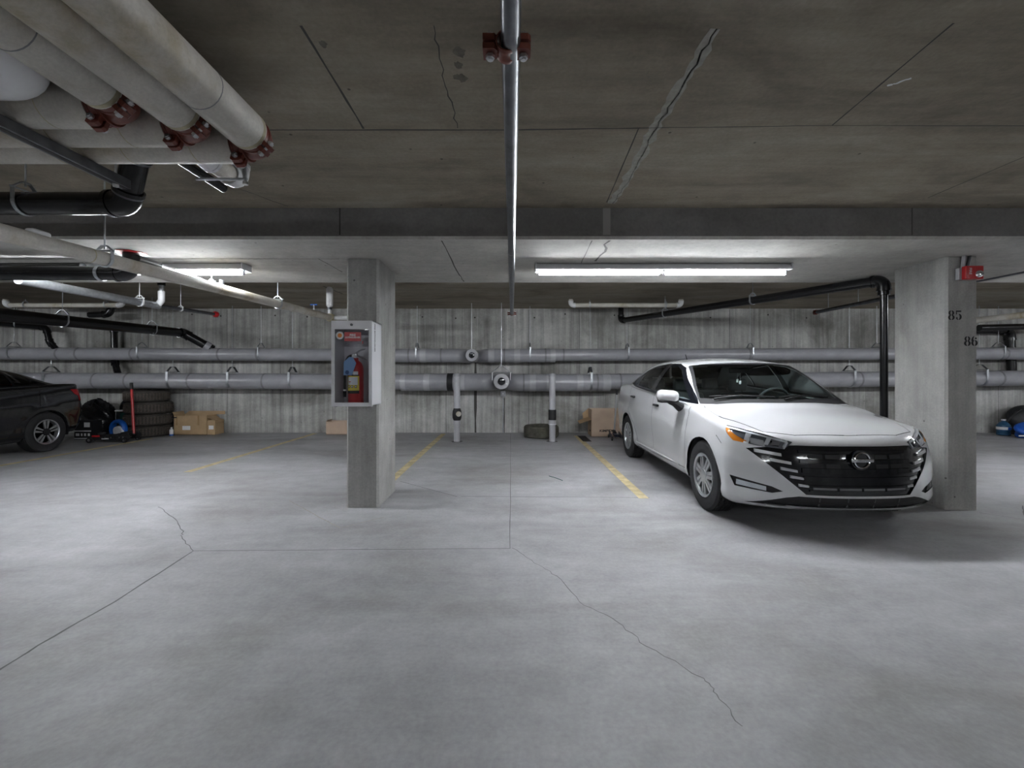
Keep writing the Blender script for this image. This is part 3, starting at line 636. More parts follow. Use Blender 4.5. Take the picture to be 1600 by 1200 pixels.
Ms = Matrix.Translation((x1+.0004,(y0+y1)/2-.03,zat(531,y0+.1)))@Matrix(((0,0,1,0),(0,-1,0,0),(1,0,0,0),(0,0,0,1)))
Ms = Matrix.Translation((x1+.0006,(y0+.09),zat(528,y0+.09)))@Matrix.Rotation(pi/2,4,'Z')@Matrix.Rotation(pi/2,4,'X')@Matrix.Rotation(-pi/2,4,'Z')
text_mesh('FIRE EXTINGUISHER', .034, Ms, M_ink, 'side_lettering', t, .0004, .0006, .82)
for sx in (x0+.02, x1-.03): MB().box((sx,y0+.004,z0-.010),(sx+.02,y0+.02,z0-.004)).build('hinge', M_steel, t, 0)
# the extinguisher
ex, ey, ez = wx(555.5,3.985), 3.995, z0+th+.001; R = .068
t = thing('fire_extinguisher', 'red fire extinguisher with yellow label and blue tag inside the cabinet', 'fire extinguisher', (ex,ey,ez))
MB().lathe([(R*.9,0),(R,.012),(R,.30),(R*.93,.345),(R*.72,.375),(R*.42,.392),(.022,.40),(.022,.418)], (ex,ey,ez), (0,0,1), 32).build('cylinder', M_redp, t)
def band(name, r, za, zb, a0, a1, m, par=t, n=10, lab=None):
    mb = MB(); k = []
    for i in range(n+1):
        q = a0+(a1-a0)*i/n; k.append((ex+sin(q)*r, ey-cos(q)*r))
    for i in range(n): mb.add([(k[i][0],k[i][1],za),(k[i+1][0],k[i+1][1],za),(k[i+1][0],k[i+1][1],zb),(k[i][0],k[i][1],zb)], [(0,1,2,3)])
    o = mb.build(name, m, par, 60); o['label'] = lab or name.replace('_',' '); return o
lb = band('instruction_label', R+.0008, ez+.125, ez+.255, -1.05, .75, mat('yellow_label',(.70,.58,.07),.5), lab='yellow instruction label')
band('white_panel', R+.0016, ez+.175, ez+.245, -.85, .55, M_paper, lb); 
for q in (-.72,-.28,.18): band('pictogram', R+.0022, ez+.150, ez+.170, q, q+.26, M_matte, lb, 4); band('pictogram_face', R+.0026, ez+.154, ez+.166, q+.05, q+.20, M_paper, lb, 3)
band('red_mark', R+.0022, ez+.200, ez+.206, -.7, -.3, M_redp, lb, 3)
band('black_band', R+.0012, ez+.098, ez+.125, -1.05, .75, M_matte); band('upper_tag', R+.0012, ez+.265, ez+.295, -.15, .6, M_paper); band('strap', R+.0022, ez+.256, ez+.266, -.3, .75, M_matte)
MB().cyl((ex,ey,ez+.415),(ex,ey,ez+.452),.017,12).build('valve', M_bolt, t)
MB().lathe([(.016,0),(.016,.010)], (ex-.012,ey-.018,ez+.435), (0,-1,0), 14).build('gauge', M_chrome, t)
MB().tube([(ex-.005,ey,ez+.455),(ex+.045,ey-.005,ez+.487),(ex+.085,ey-.008,ez+.495)], [.009,.008,.005], 8).build('lever', M_bolt, t)
MB().tube([(ex+.01,ey,ez+.44),(ex+.06,ey-.004,ez+.420),(ex+.105,ey-.008,ez+.395)], [.009,.008,.006], 8).build('carry_handle', M_bolt, t)
path, _ = fillet([(ex-.015,ey-.01,ez+.44),(ex-.06,ey-.015,ez+.435),(ex-.092,ey-.02,ez+.37),(ex-.090,ey-.03,ez+.12)], .05, 6)
MB().tube(path, .011, 10).build('hose', M_matte, t)
MB().cyl((ex-.090,ey-.03,ez+.12),(ex-.090,ey-.03,ez+.065),.016,10,.013).build('nozzle', M_black, t); ring(MB(), (ex-.090,ey-.03,ez+.128), (0,0,1), .011, .014, .004).build('nozzle_clip', M_pvc, t)
MB().prism([(ex-.082,ey-.078,ez+.262),(ex-.008,ey-.078,ez+.262),(ex+.03,ey-.078,ez+.37),(ex-.0,ey-.078,ez+.42),(ex-.03,ey-.078,ez+.425),(ex-.08,ey-.078,ez+.38)], (0,-.0015,0)).build('inspection_tag', mat('blue_tag',(.20,.36,.62),.5), t, 0, 'blue inspection tag')
MB().lathe([(.018,0),(.018,.0012)], (ex-.05,ey-.0795,ez+.288), (0,-1,0), 16).build('tag_mark', mat('tag_ink',(.04,.10,.25),.6), t, 20)

# ------------------------------------------------------------------ red alarm strobe on the right column
a = P(1503,437,4.02); b = P(1531,416.5,4.02)
t = thing('alarm_strobe', 'red fire alarm horn strobe high on the numbered column', 'alarm', ((a.x+b.x)/2,4.07,a.z))
MB().box((a.x-.015,4.028,a.z+.004),(b.x-.03,4.068,b.z-.012)).build('back_box', M_greyl, t, 0)
MB().rbox((a.x+.005,3.985,a.z),(b.x,4.03,b.z),.006,2).build('housing', M_redp, t)
MB().lathe([(.034,0),(.030,.018),(.018,.03),(.001,.033)], ((a.x+b.x)/2+.035,3.987,a.z+.045), (0,-1,0), 18).build('strobe_lens', M_chrome, t)
text_mesh('FIRE', .034, Matrix.Translation((a.x+.040,3.9845,(a.z+b.z)/2+.01))@FACE_CAM@Matrix.Rotation(-pi/2,4,'Z'), M_paper, 'lettering', t)
MB().tube([(a.x+.045,4.045,Z_BEAM),(a.x+.035,4.048,b.z-.01)], .016, 10).build('conduit', M_greyl, t)
MB().tube([(a.x+.10,4.045,Z_BEAM),(a.x+.075,4.05,b.z-.01)], .013, 10).build('conduit', M_steel, t)

# ------------------------------------------------------------------ tyres, boxes and clutter by the back wall
def tyre(mb, c, ax, R, W, ri, grooves=4, n=40):
    prof = [(ri,-W*.40),(ri+.02,-W*.47),(R*.80,-W*.5),(R*.94,-W*.47),(R,-W*.38)]
    for g in range(grooves):
        x = -W*.38+W*.76*(g+.5)/grooves; e = W*.022; prof += [(R,x-e),(R-.012,x-e*.6),(R-.012,x+e*.6),(R,x+e)]
    prof += [(R,W*.38),(R*.94,W*.47),(R*.80,W*.5),(ri+.02,W*.47),(ri,W*.40)]
    return mb.lathe(prof, c, ax, n, closed=True)
def loose_tyre(x, y, z, R, W, ri, m, label, group=None, rz=0):
    t = thing('loose_tyre', label, 'tyre', (x,y,z), group); tyre(MB(), (x,y,z+W/2), (0,0,1), R, W, ri, 5).build('carcass', m, t)
    mb = MB(); n = 46
    for k in range(n):
        q = 2*pi*k/n+rz; d = Vector((cos(q),sin(q),0)); s = Vector((-sin(q),cos(q),0))
        for zz, sk in ((.2,.012),(.4,-.012),(.6,.012),(.8,-.012)):
            c = Vector((x,y,z+W*(.12+.76*zz)-W*.0))+d*(R-.002); hz = W*.060
            mb.prism([c-s*.016+Vector((0,0,-hz))-s*sk*.3, c+s*.010+Vector((0,0,-hz))-s*sk*.3, c+s*.010+Vector((0,0,hz))+s*sk*.3, c-s*.016+Vector((0,0,hz))+s*sk*.3], d*.007)
    mb.build('tread_blocks', M_tread if m is M_rubber_d else m, t, 0)['kind'] = 'stuff'
    return t
bx, by = wx(232,9.03), 9.03; zz = 0.0
for k, (dx, R, W) in enumerate(((0,.39,.225),(.01,.40,.235),(.012,.40,.235),(-.03,.375,.22))):
    loose_tyre(bx+dx, by, zz, R, W, .21, M_rubber_d, ('dusty used truck tyre at the bottom of the four tyre stack','dusty used truck tyre second from the bottom of the stack','dusty used truck tyre third from the bottom of the stack','dusty used truck tyre on top of the four tyre stack')[k], 'stacked truck tyres', k*.3); zz += W+.001
loose_tyre(wx(845,8.85)+.01, 8.85, 0, .345, .235, .20, M_rubber_o, 'single weathered tyre lying flat beside a bollard')
def carton(x0, x1, y0, y1, h, m, label, rz=0, flaps=(), inside=True, name='cardboard_box'):
    t = thing(name, label, 'box', ((x0+x1)/2,(y0+y1)/2,0)); c = ((x0+x1)/2,(y0+y1)/2,0); th = .006; mb = MB()
    for a, b in (((x0,y0,.001),(x1,y0+th,h)),((x0,y1-th,.001),(x1,y1,h)),((x0,y0+th,.001),(x0+th,y1-th,h)),((x1-th,y0+th,.001),(x1,y1-th,h)),((x0,y0,.001),(x1,y1,.008))): mb.box(a,b,rz,c)
    mb.build('body', m, t, 0); R = Matrix.Rotation(rz,3,'Z'); C = Vector(c)
    def W(p): return R@(Vector(p)-C)+C
    for p, e, off in flaps: MB().prism([W(q) for q in p], R@Vector(e)).build('flap', m, t, 0)
    return t, W
# big open carton next to the tyre stack
xa, xb = wx(273,9.15), wx(324,9.15); yb0, yb1 = 9.13, 9.44; hB = .47
t, W = carton(xa, xb, yb0, yb1, .40, M_card, 'open tan cardboard box with white labels beside the tyre stack', 0.0, [
    ([(xa,yb1-.006,.40),(xb+.18,yb1-.006,.40),(xb+.18,yb1-.006,.47),(xa+.1,yb1-.006,.47)], (0,.006,0), 0),
    ([(xb,yb0+.02,.36),(xb,yb1-.03,.38),(xb+.20,yb1-.06,.26),(xb+.20,yb0+.04,.25)], (0,0,.006), 0),
    ([(xa,yb0,.40),(xa,yb1,.40),(xa-.03,yb1,.47),(xa-.03,yb0,.47)], (-.005,0,0), 0)])
MB().box((xb-.001,yb0+.02,.001),(xb+.16,yb1-.01,.30)).build('side_panel', M_card, t, 0)
MB().box((wx(285,9.13),yb0-.002,.10),(wx(297.5,9.13),yb0-.0005,.185)).build('paper_label', M_paper, t, 0); MB().box((xb+.03,yb0+.017,.11),(xb+.13,yb0+.0195,.19)).build('paper_label', M_paper, t, 0)
MB().box((wx(268,9.13),yb0-.002,.345),(wx(276,9.13),yb0-.0005,.37)).build('hand_hole', M_ink, t, 0)
for px in (276,310): MB().box((wx(px,9.13)-.018,yb0-.0015,.20),(wx(px,9.13)+.018,yb0-.0005,.40)).build('tape_strip', M_tape, t, 0)
x, y = wx(268,8.98), 8.98
t = thing('plastic_bottle', 'small white plastic bottle standing before the open cardboard box', 'bottle', (x,y,0))
MB().lathe([(.034,0),(.036,.01),(.036,.115),(.03,.13),(.014,.138),(.014,.15)], (x,y,0.001), (0,0,1), 16).build('bottle', M_white, t); MB().lathe([(.016,0),(.016,.022),(.001,.023)], (x,y,.15), (0,0,1), 12).build('cap', M_paper, t); ring(MB(), (x,y,.02), (0,0,1), .0355, .03, .001).build('label_band', M_blue, t)
# low pink carton behind the column
t, W = carton(wx(510,9.2), wx(560,9.2), 9.18, 9.44, .27, M_cardp, 'plain pinkish cardboard box half hidden by the extinguisher column', 0, [([(wx(510,9.2),9.18,.27),(wx(510,9.2),9.44,.27),(wx(512,9.2),9.44,.30),(wx(512,9.2),9.18,.30)], (.005,0,0), 0)])
# printed carton by the sedan
xa, xb = wx(924.5,8.85), wx(975,8.85); yk = 8.85; h = zat(640,yk)
t, W = carton(xa, xb, yk, yk+.42, h, M_cardp, 'large cardboard box with black printing behind the rear wheel of the white sedan', 0, [])
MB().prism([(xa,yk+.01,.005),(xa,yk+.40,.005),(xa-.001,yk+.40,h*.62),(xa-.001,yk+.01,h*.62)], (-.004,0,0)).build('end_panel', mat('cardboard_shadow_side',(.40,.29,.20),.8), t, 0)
MB().prism([(xa-.004,yk+.02,h*.62),(xa-.004,yk+.38,h*.66),(xa-.24,yk+.30,h*.52),(xa-.24,yk+.0,h*.48)], (0,0,.006)).build('flap', M_card, t, 0)
MB().prism([(xa,yk+.36,h*.60),(xa,yk+.40,h*.98),(xa-.12,yk+.40,h*.80),(xa-.11,yk+.36,h*.58)], (0,.005,0)).build('flap', M_card, t, 0)
text_mesh('KIMPEX', .062, Matrix.Translation((wx(947.5,yk),yk-.0006,zat(673.3,yk)))@FACE_CAM@Matrix(((1,.25,0,0),(0,1,0,0),(0,0,1,0),(0,0,0,1))), M_ink, 'printing', t, .0004, .0020, 1.32)
MB().box((xa-.0055,yk+.12,.09),(xa-.0045,yk+.22,.12)).build('hand_hole', M_ink, t, 0)
# trolley jacks
def jack(name, x, y, s, label, handle, m_h, body, yaw, blue=False):
    t = thing(name, label, 'jack', (x,y,0)); R = Matrix.Rotation(yaw,4,'Z'); M = Matrix.Translation((x,y,0))@R@Matrix.Diagonal((s,s,s,1))
    def B(mb, nm, m, sm=30, par=None): return mb.xform(M).build(nm, m, par or t, sm)
    for yy in (-.13,.13): B(MB().prism([(-.34,yy,.04),(.30,yy,.04),(.34,yy,.09),(.30,yy,.17),(-.05,yy,.13),(-.34,yy,.08)], (0,.012*(1 if yy < 0 else -1),0)), 'side_plate', body, 0)
    for xx, r in ((-.32,.048),(.26,.04)):
        for yy in (-.15,.15):
            w = B(MB().lathe([(r*.3,-.02),(r,-.018),(r,.018),(r*.3,.02)], (xx,yy,r), (0,1,0), 18), 'wheel', M_matte); B(MB().lathe([(r*.45,0),(r*.45,.004)], (xx,yy-.02,r), (0,-1,0), 12), 'hub', M_bolt, 30, w)
    B(MB().box((-.20,-.05,.08),(.24,.05,.13)), 'lift_arm', body, 0); B(MB().lathe([(.05,0),(.055,.02),(.05,.03),(.02,.035)], (-.24,0,.13), (0,0,1), 16), 'saddle', M_steel)
    B(MB().cyl((.10,0,.12),(.30,0,.16),.045,14), 'hydraulic_unit', M_matte)
    hd = B(MB().cyl((.30,0,.14),handle,.021,12), 'handle', m_h); e = Vector(handle); d0 = (e-Vector((.30,0,.14))).normalized()
    B(MB().cyl(e-d0*.02, e+d0*.10, .026, 12), 'grip', M_matte, 30, hd)
    for xx in (-.08,.02,.16,.22): B(MB().lathe([(.014,0),(.014,.006)], (xx,-.132,.09), (0,-1,0), 8), 'bolt', M_bolt, 20)
    B(MB().box((-.14,-.1325,.06),(-.02,-.131,.078)), 'sticker', M_paper, 0); B(MB().box((-.30,-.1325,.10),(-.17,-.131,.13)), 'red_sticker', M_redp, 0)
    return t
jack('trolley_jack', wx(183,8.24), 8.22, 1.05, 'black trolley jack with tall red handle before the tyre stack', (.17,.12,.94), M_redp, M_matte, .05)
x, y = wx(962.5,8.55), 8.55
jack('trolley_jack', x, y, .75, 'small dark trolley jack with chrome handle behind the white sedan', (.12,-.04,1.16), M_blade, mat('navy_enamel',(.02,.03,.07),.35), 1.5)
# blue hose reel / drum with white disc
x, y = wx(186,8.55), 8.57
t = thing('cable_reel', 'blue ring reel with white disc beside the trolley jack', 'reel', (x,y,0))
MB().lathe([(.13,-.04),(.17,-.05),(.19,-.02),(.19,.02),(.17,.05),(.13,.04)], (x-.03,y,.19), (.25,1,0), 28, closed=True).build('blue_ring', M_blue, t); MB().lathe([(.115,-.03),(.115,.03)], (x+.03,y-.05,.14), (.25,1,.2), 24).build('white_disc', M_white, t)
# clear drawers
xa, xb = wx(180.5,8.95), wx(196,8.95)
t = thing('drawer_unit', 'clear plastic drawer unit with white rails beside the tyre stack', 'drawers', ((xa+xb)/2,8.98,0))
za = (.0,.30,.515)
for k in range(2):
    d = MB().box((xa+.006,8.95,za[k]+.02),(xb-.006,9.15,za[k+1]-.018)).build('drawer', M_clear, t, 0)
    MB().rbox((xa+.03,9.0,za[k]+.03),(xb-.03,9.12,za[k+1]-.05),.02,2).build('contents', M_green if k else M_int, d)
for z in za: MB().box((xa,8.93,max(z-.014,.001)),(xb,9.17,z+.014)).build('rail', M_white, t, 0)
for xx in (xa,xb-.006): MB().box((xx,8.95,.014),(xx+.006,9.16,za[2])).build('side', M_white, t, 0)
# bags: lumpy sacks
def sack(name, c, rad, label, cat, m, seed, folds=5, flat=.35):
    rnd = random.Random(seed); ph = [(rnd.uniform(0,6.3), rnd.uniform(2,folds), rnd.uniform(.02,.09)) for _ in range(7)]
    mb = MB(); nu, nv = 36, 20; g = []
    for i in range(nv+1):
        v = -pi/2+pi*i/nv
        for j in range(nu):
            u = 2*pi*j/nu; k = 1+sum(a*sin(f*u*round(1)+p+v*f*1.3) for p, f, a in ((q[0], round(q[1]), q[2]) for q in ph))
            x = cos(v)*cos(u)*rad[0]*k; y = cos(v)*sin(u)*rad[1]*k; z = sin(v)*rad[2]*k
            z = max(z, -rad[2]*flat*2)
            g.append(Vector((c[0]+x, min(c[1]+y, Y_WALL-.01), c[2]+z)))
    zm = min(p.z for p in g); g = [Vector((p.x,p.y,p.z-zm+c[2]*0+.001)) for p in g]
    f = [(i*nu+j, i*nu+(j+1)%nu, (i+1)*nu+(j+1)%nu, (i+1)*nu+j) for i in range(nv) for j in range(nu)]
    mb.add(g, f); return mb, label, cat, m
def put_sack(*a, **k):
    mb, label, cat, m = sack(*a, **k); t = thing(a[0], label, cat, (a[1][0],a[1][1],0)); mb.build('cloth', m, t, 60); return t
M_bag = mat('black_plastic_sheet', (.010,.010,.012), .22); M_nyl = mat('black_nylon', (.016,.017,.020), .6, var=.3, scale=18); M_bnyl = mat('blue_nylon', (.012,.10,.48), .5, var=.2)
put_sack('plastic_bag', (wx(150,9.12),9.14,0), (.34,.22,.41), 'glossy black plastic bag heaped against the wall behind the black car', 'bag', M_bag, 3)
put_sack('plastic_bag', (wx(193,9.30),9.34,0), (.14,.09,.40), 'black plastic bag standing behind the clear drawers', 'bag', M_bag, 5)
t = put_sack('duffel_bag', (wx(1606,9.15),9.20,0), (.42,.22,.34), 'black nylon duffel bag slumped against the wall beyond the numbered column', 'bag', M_nyl, 9, folds=3)
MB().tube([(wx(1582,8.8),8.90,.30),(wx(1590,8.8),8.82,.50),(wx(1600,8.8),8.85,.55)], .02, 8).build('strap', M_matte, t)
t = put_sack('duffel_bag', (wx(1614,8.66),8.66,0), (.34,.18,.17), 'bright blue bag lying in front of the black duffel', 'bag', M_bnyl, 12, folds=3)
MB().box((wx(1586,8.6),8.535,.05),(wx(1595,8.6),8.54,.075)).build('label', M_paper, t, 0)
x, y = wx(1568,9.05), 9.05
t = thing('water_jug', 'clear blue plastic water jug with white label beside the duffel bags', 'bottle', (x,y,0)); M_jug = mat('blue_water_jug',(.03,.10,.19),.12,var=.2)
MB().lathe([(.085,0),(.105,.012),(.108,.05),(.102,.06),(.108,.07),(.108,.20),(.10,.22),(.06,.27),(.032,.29),(.032,.305)], (x,y,.001), (0,0,1), 24).build('jug', M_jug, t)
lb = ring(MB(), (x,y,.15), (0,0,1), .1075, .055, .0015).build('label_band', M_paper, t); MB().box((x-.03,y-.111,.125),(x+.045,y-.1085,.175)).build('label_print', M_blue, lb, 0)
MB().lathe([(.036,0),(.036,.025),(.001,.026)], (x,y,.305), (0,0,1), 14).build('cap', M_white, t)
# oil box with printed stripes by the black car
x, y = wx(129,8.45), 8.46
t = thing('printed_box', 'black box with white stripes and pictograms behind the black car', 'box', (x,y,0))
MB().box((x-.17,y,.001),(x+.16,y+.22,.36)).build('body', M_matte, t, 0)
for z in (.012,.155): MB().box((x-.165,y-.002,z),(x+.155,y-.0005,z+.02)).build('stripe', M_paper, t, 0)
for dx, w_ in ((-.14,.07),(-.04,.03),(.02,.04),(.09,.04)): MB().box((x+dx,y-.002,.07),(x+dx+w_,y-.0005,.12)).build('pictogram', M_paper, t, 0)
MB().box((x+.02,y-.002,.24),(x+.13,y-.0005,.33)).build('pictogram', M_paper, t, 0)
tag(MB().tube([fl(858,744.5)+Vector((0,0,.006)), fl(868,747.5)+Vector((0,0,.007)), fl(879,751.5)+Vector((0,0,.006))], .004, 6).build('wire_offcut', M_green), 'short dark green wire offcut lying on the floor of the empty stall', 'wire')

# ------------------------------------------------------------------ cars
def interp(tab, x):
    if x <= tab[0][0]: return tab[0][1]
    for i in range(len(tab)-1):
        a, b = tab[i], tab[i+1]
        if x <= b[0]:
            m0 = (b[1]-tab[i-1][1])/(b[0]-tab[i-1][0]) if i > 0 else (b[1]-a[1])/(b[0]-a[0])
            m1 = (tab[i+2][1]-a[1])/(tab[i+2][0]-a[0]) if i+2 < len(tab) else (b[1]-a[1])/(b[0]-a[0])
            h = b[0]-a[0]; t = (x-a[0])/h
            return (2*t**3-3*t**2+1)*a[1]+(t**3-2*t**2+t)*h*m0+(-2*t**3+3*t**2)*b[1]+(t**3-t**2)*h*m1
    return tab[-1][1]
def shell(fn, L, R, n, skip=()):
    """rounded cube surface (half sizes L, edge radius R, n cells per axis) pushed through fn(a,b,c), each in [-1,1]"""
    bm = bmesh.new(); g = {}
    def ticks(l, k):
        e = [-l+R*i/5 for i in range(5)]; m = [-l+R+(2*l-2*R)*i/k for i in range(k+1)]; return e+m+[-x for x in reversed(e)]
    T = [ticks(L[i], n[i]) for i in range(3)]
    def vert(p):
        key = tuple(round(x,5) for x in p)
        if key not in g:
            q = [max(-L[i]+R, min(L[i]-R, p[i])) for i in range(3)]; d = Vector([p[i]-q[i] for i in range(3)])
            if d.length > 1e-9: d = d.normalized()*R
            g[key] = bm.verts.new(fn(*[(q[i]+d[i])/L[i] for i in range(3)]))
        return g[key]
    for ax in range(3):
        u, v = (ax+1) % 3, (ax+2) % 3
        for sg in (-1,1):
            if (ax,sg) in skip: continue
            for i in range(len(T[u])-1):
                for j in range(len(T[v])-1):
                    q = []
                    for x, y in ((i,j),(i+1,j),(i+1,j+1),(i,j+1)):
                        p = [0,0,0]; p[ax] = sg*L[ax]; p[u] = T[u][x]; p[v] = T[v][y]; q.append(vert(p))
                    try: bm.faces.new(q if sg > 0 else list(reversed(q)))
                    except ValueError: pass
    bm.normal_update(); return bm
AXES = {'side': (Vector((0,1,0)),Vector((0,0,1))), 'front': (Vector((1,0,0)),Vector((0,0,1))), 'top': (Vector((1,0,0)),Vector((0,1,0)))}
def knife(bm, lay, poly, view, filt, pid, only=None):
    e1, e2 = AXES[view]; poly = [tuple(p) for p in poly]
    ar = sum(poly[i][0]*poly[(i+1)%len(poly)][1]-poly[(i+1)%len(poly)][0]*poly[i][1] for i in range(len(poly)))
    if ar < 0: poly = poly[::-1]
    x0 = min(p[0] for p in poly); x1 = max(p[0] for p in poly); y0 = min(p[1] for p in poly); y1 = max(p[1] for p in poly); cand = []
    for f in bm.faces:
        if only is not None and f[lay] not in only: continue
        xs = [v.co.dot(e1) for v in f.verts]
        if max(xs) < x0 or min(xs) > x1: continue
        ys = [v.co.dot(e2) for v in f.verts]
        if max(ys) < y0 or min(ys) > y1: continue
        if filt(f): cand.append(f)
    for i in range(len(poly)):
        if not cand: return
        p, q = poly[i], poly[(i+1) % len(poly)]; co = e1*p[0]+e2*p[1]; no = e1*(-(q[1]-p[1]))+e2*(q[0]-p[0])
        if no.length < 1e-7: continue
        no.normalize(); es = {e for f in cand for e in f.edges}; vs = {v for f in cand for v in f.verts}
        r = bmesh.ops.bisect_plane(bm, geom=cand+list(es)+list(vs), dist=1e-6, plane_co=co, plane_no=no)
        fs = {g for g in r['geom'] if isinstance(g, bmesh.types.BMFace)} | {f for f in cand if f.is_valid}
        cand = [f for f in fs if (f.calc_center_median()-co).dot(no) > 0]
    for f in cand: f[lay] = pid
def seam(bm, lay, pts, view, filt, pid, w=.006, closed=False, only=None):
    n = len(pts)
    for i in range(n if closed else n-1):
        a = Vector(pts[i]); b = Vector(pts[(i+1) % n]); d = (b-a).normalized(); s = Vector((-d.y,d.x))*w/2; a = a-d*w*.4; b = b+d*w*.4
        knife(bm, lay, [a-s, b-s, b+s, a+s], view, filt, pid, only)
def carve(bm, lay, pid, name, m, parent, ref, off=0.0, thick=0.0, label=None):
    """the faces of one region as a mesh of their own, with the normals of the uncut shell"""
    bvh, rv, rn, rf = ref; idx = {}; vs = []; fs = []; nr = []
    def nrm(co):
        loc, n0, fi, d = bvh.find_nearest(co); tot = Vector((0,0,0))
        for k in rf[fi]: tot += rn[k]/((rv[k]-co).length+1e-4)
        return tot.normalized()
    for f in bm.faces:
        if f[lay] != pid: continue
        q = []
        for v in f.verts:
            if v not in idx: idx[v] = len(vs); n_ = nrm(v.co); nr.append(n_); vs.append(v.co+n_*off)
            q.append(idx[v])
        fs.append(q)
    if not fs: print('EMPTY REGION', name); return None
    if thick:
        k = len(vs); ed = {}
        for q in fs:
            for i in range(len(q)):
                a, b = q[i], q[(i+1) % len(q)]; ed[(a,b)] = 1
        bnd = [(a,b) for (a,b) in ed if (b,a) not in ed]
        vs2 = [v-nr[i]*thick for i, v in enumerate(vs)]; fs2 = [[i+k for i in reversed(q)] for q in fs]
        k2 = 2*k; vs3 = []; nr3 = []; fs3 = []
        for a, b in bnd:
            i = k2+len(vs3); sd = ((vs[b]-vs[a]).cross(nr[a])).normalized(); vs3 += [vs[b],vs[a],vs2[a],vs2[b]]; nr3 += [sd]*4; fs3.append([i,i+1,i+2,i+3])
        vs = vs+vs2+vs3; fs = fs+fs2+fs3; nr = nr+[-n_ for n_ in nr]+nr3
    me = bpy.data.meshes.new(name); me.from_pydata([tuple(v) for v in vs], [], fs); me.update()
    me.polygons.foreach_set('use_smooth', [True]*len(me.polygons)); me.normals_split_custom_set_from_vertices([tuple(n_) for n_ in nr])
    me.materials.append(m); o = bpy.data.objects.new(name, me); COL.objects.link(o); o.parent = parent
    if label: o['label'] = label
    return o
def reference(bm):
    bm.verts.index_update(); return (BVHTree.FromBMesh(bm), [v.co.copy() for v in bm.verts], [v.normal.copy() for v in bm.verts], [[v.index for v in f.verts] for f in bm.faces])

def wheel(parent, x, y, R, W, sgn, style, name='wheel'):
    """tyre with silver cover; sgn is the outward direction along x"""
    c = Vector((x,y,R)); ax = Vector((sgn,0,0)); org = root_org(parent); C = c+org
    w_ = tyre(MB(), C, ax, R, W, R*.60, 4, 48).build(name, M_rubber, parent)
    mb = MB(); n = 64
    for k in range(n):
        q = 2*pi*k/n
        d = Vector((0,cos(q),sin(q))); s = Vector((0,-sin(q),cos(q)))
        for xx, sk in ((-.30,.02),(.30,-.02),(-.12,.012),(.12,-.012)):
            p = C+ax*xx*W*1.05+d*(R-.001); mb.prism([p-s*.011-ax*.014, p+s*.007-ax*.014+s*sk, p+s*.007+ax*.014+s*sk, p-s*.011+ax*.014], d*.004)
    mb.build('tread_blocks', M_rubber, w_, 0)['kind'] = 'stuff'
    f = W*.5; ri = R*.62
    MB().lathe([(ri+.006,f*.86),(ri+.004,f*.96),(ri-.006,f*.98),(ri-.016,f*.90),(ri-.022,f*.55),(ri-.022,-f*.8)], C, ax, 40, cap=False).build('rim', M_silver, w_)
    MB().lathe([(ri-.02,f*.30),(.001,f*.30)], C, ax, 32).build('brake_shadow_disc', M_matte, w_)
    ns = 7 if style == 'cover' else 5
    e2 = Vector((0,1,0)); e3 = Vector((0,0,1))
    for k in range(ns):
        q = 2*pi*k/ns+.3; d = e2*cos(q)+e3*sin(q); s = -e2*sin(q)+e3*cos(q)
        if style == 'cover':
            mb = MB(); a0 = C+ax*f*.88; pr = [(-.030,.05,.0),(.030,.05,.0),(.042,ri-.012,.0),(-.042,ri-.012,.0)]
            mb.prism([a0+s*p+d*r_-ax*(.012*(1 if r_ > .1 else 0)) for p, r_, _ in pr], -ax*.02); mb.build('spoke', M_silver, w_, 20)
            MB().prism([a0+ax*.001+s*p+d*r_-ax*(.007 if r_ > .1 else .002) for p, r_ in ((-.004,.06),(.004,.06),(.008,ri-.03),(-.008,ri-.03))], -ax*.004).build('spoke_groove', M_greyd, w_, 0)
        else:
            for sd in (-1,1):
                a0 = C+ax*f*.80
                MB().prism([a0+s*(sd*.008)+d*.045, a0+s*(sd*.026)+d*.055, a0+s*(sd*.052)+d*(ri-.016), a0+s*(sd*.014)+d*(ri-.012)], -ax*.02).build('spoke', M_silver, w_, 20)
    MB().lathe([(.058,f*.70),(.056,f*.90),(.045,f*.94),(.001,f*.95)], C, ax, 24).build('hub_cap', M_silver if style == 'cover' else M_matte, w_)
    return w_

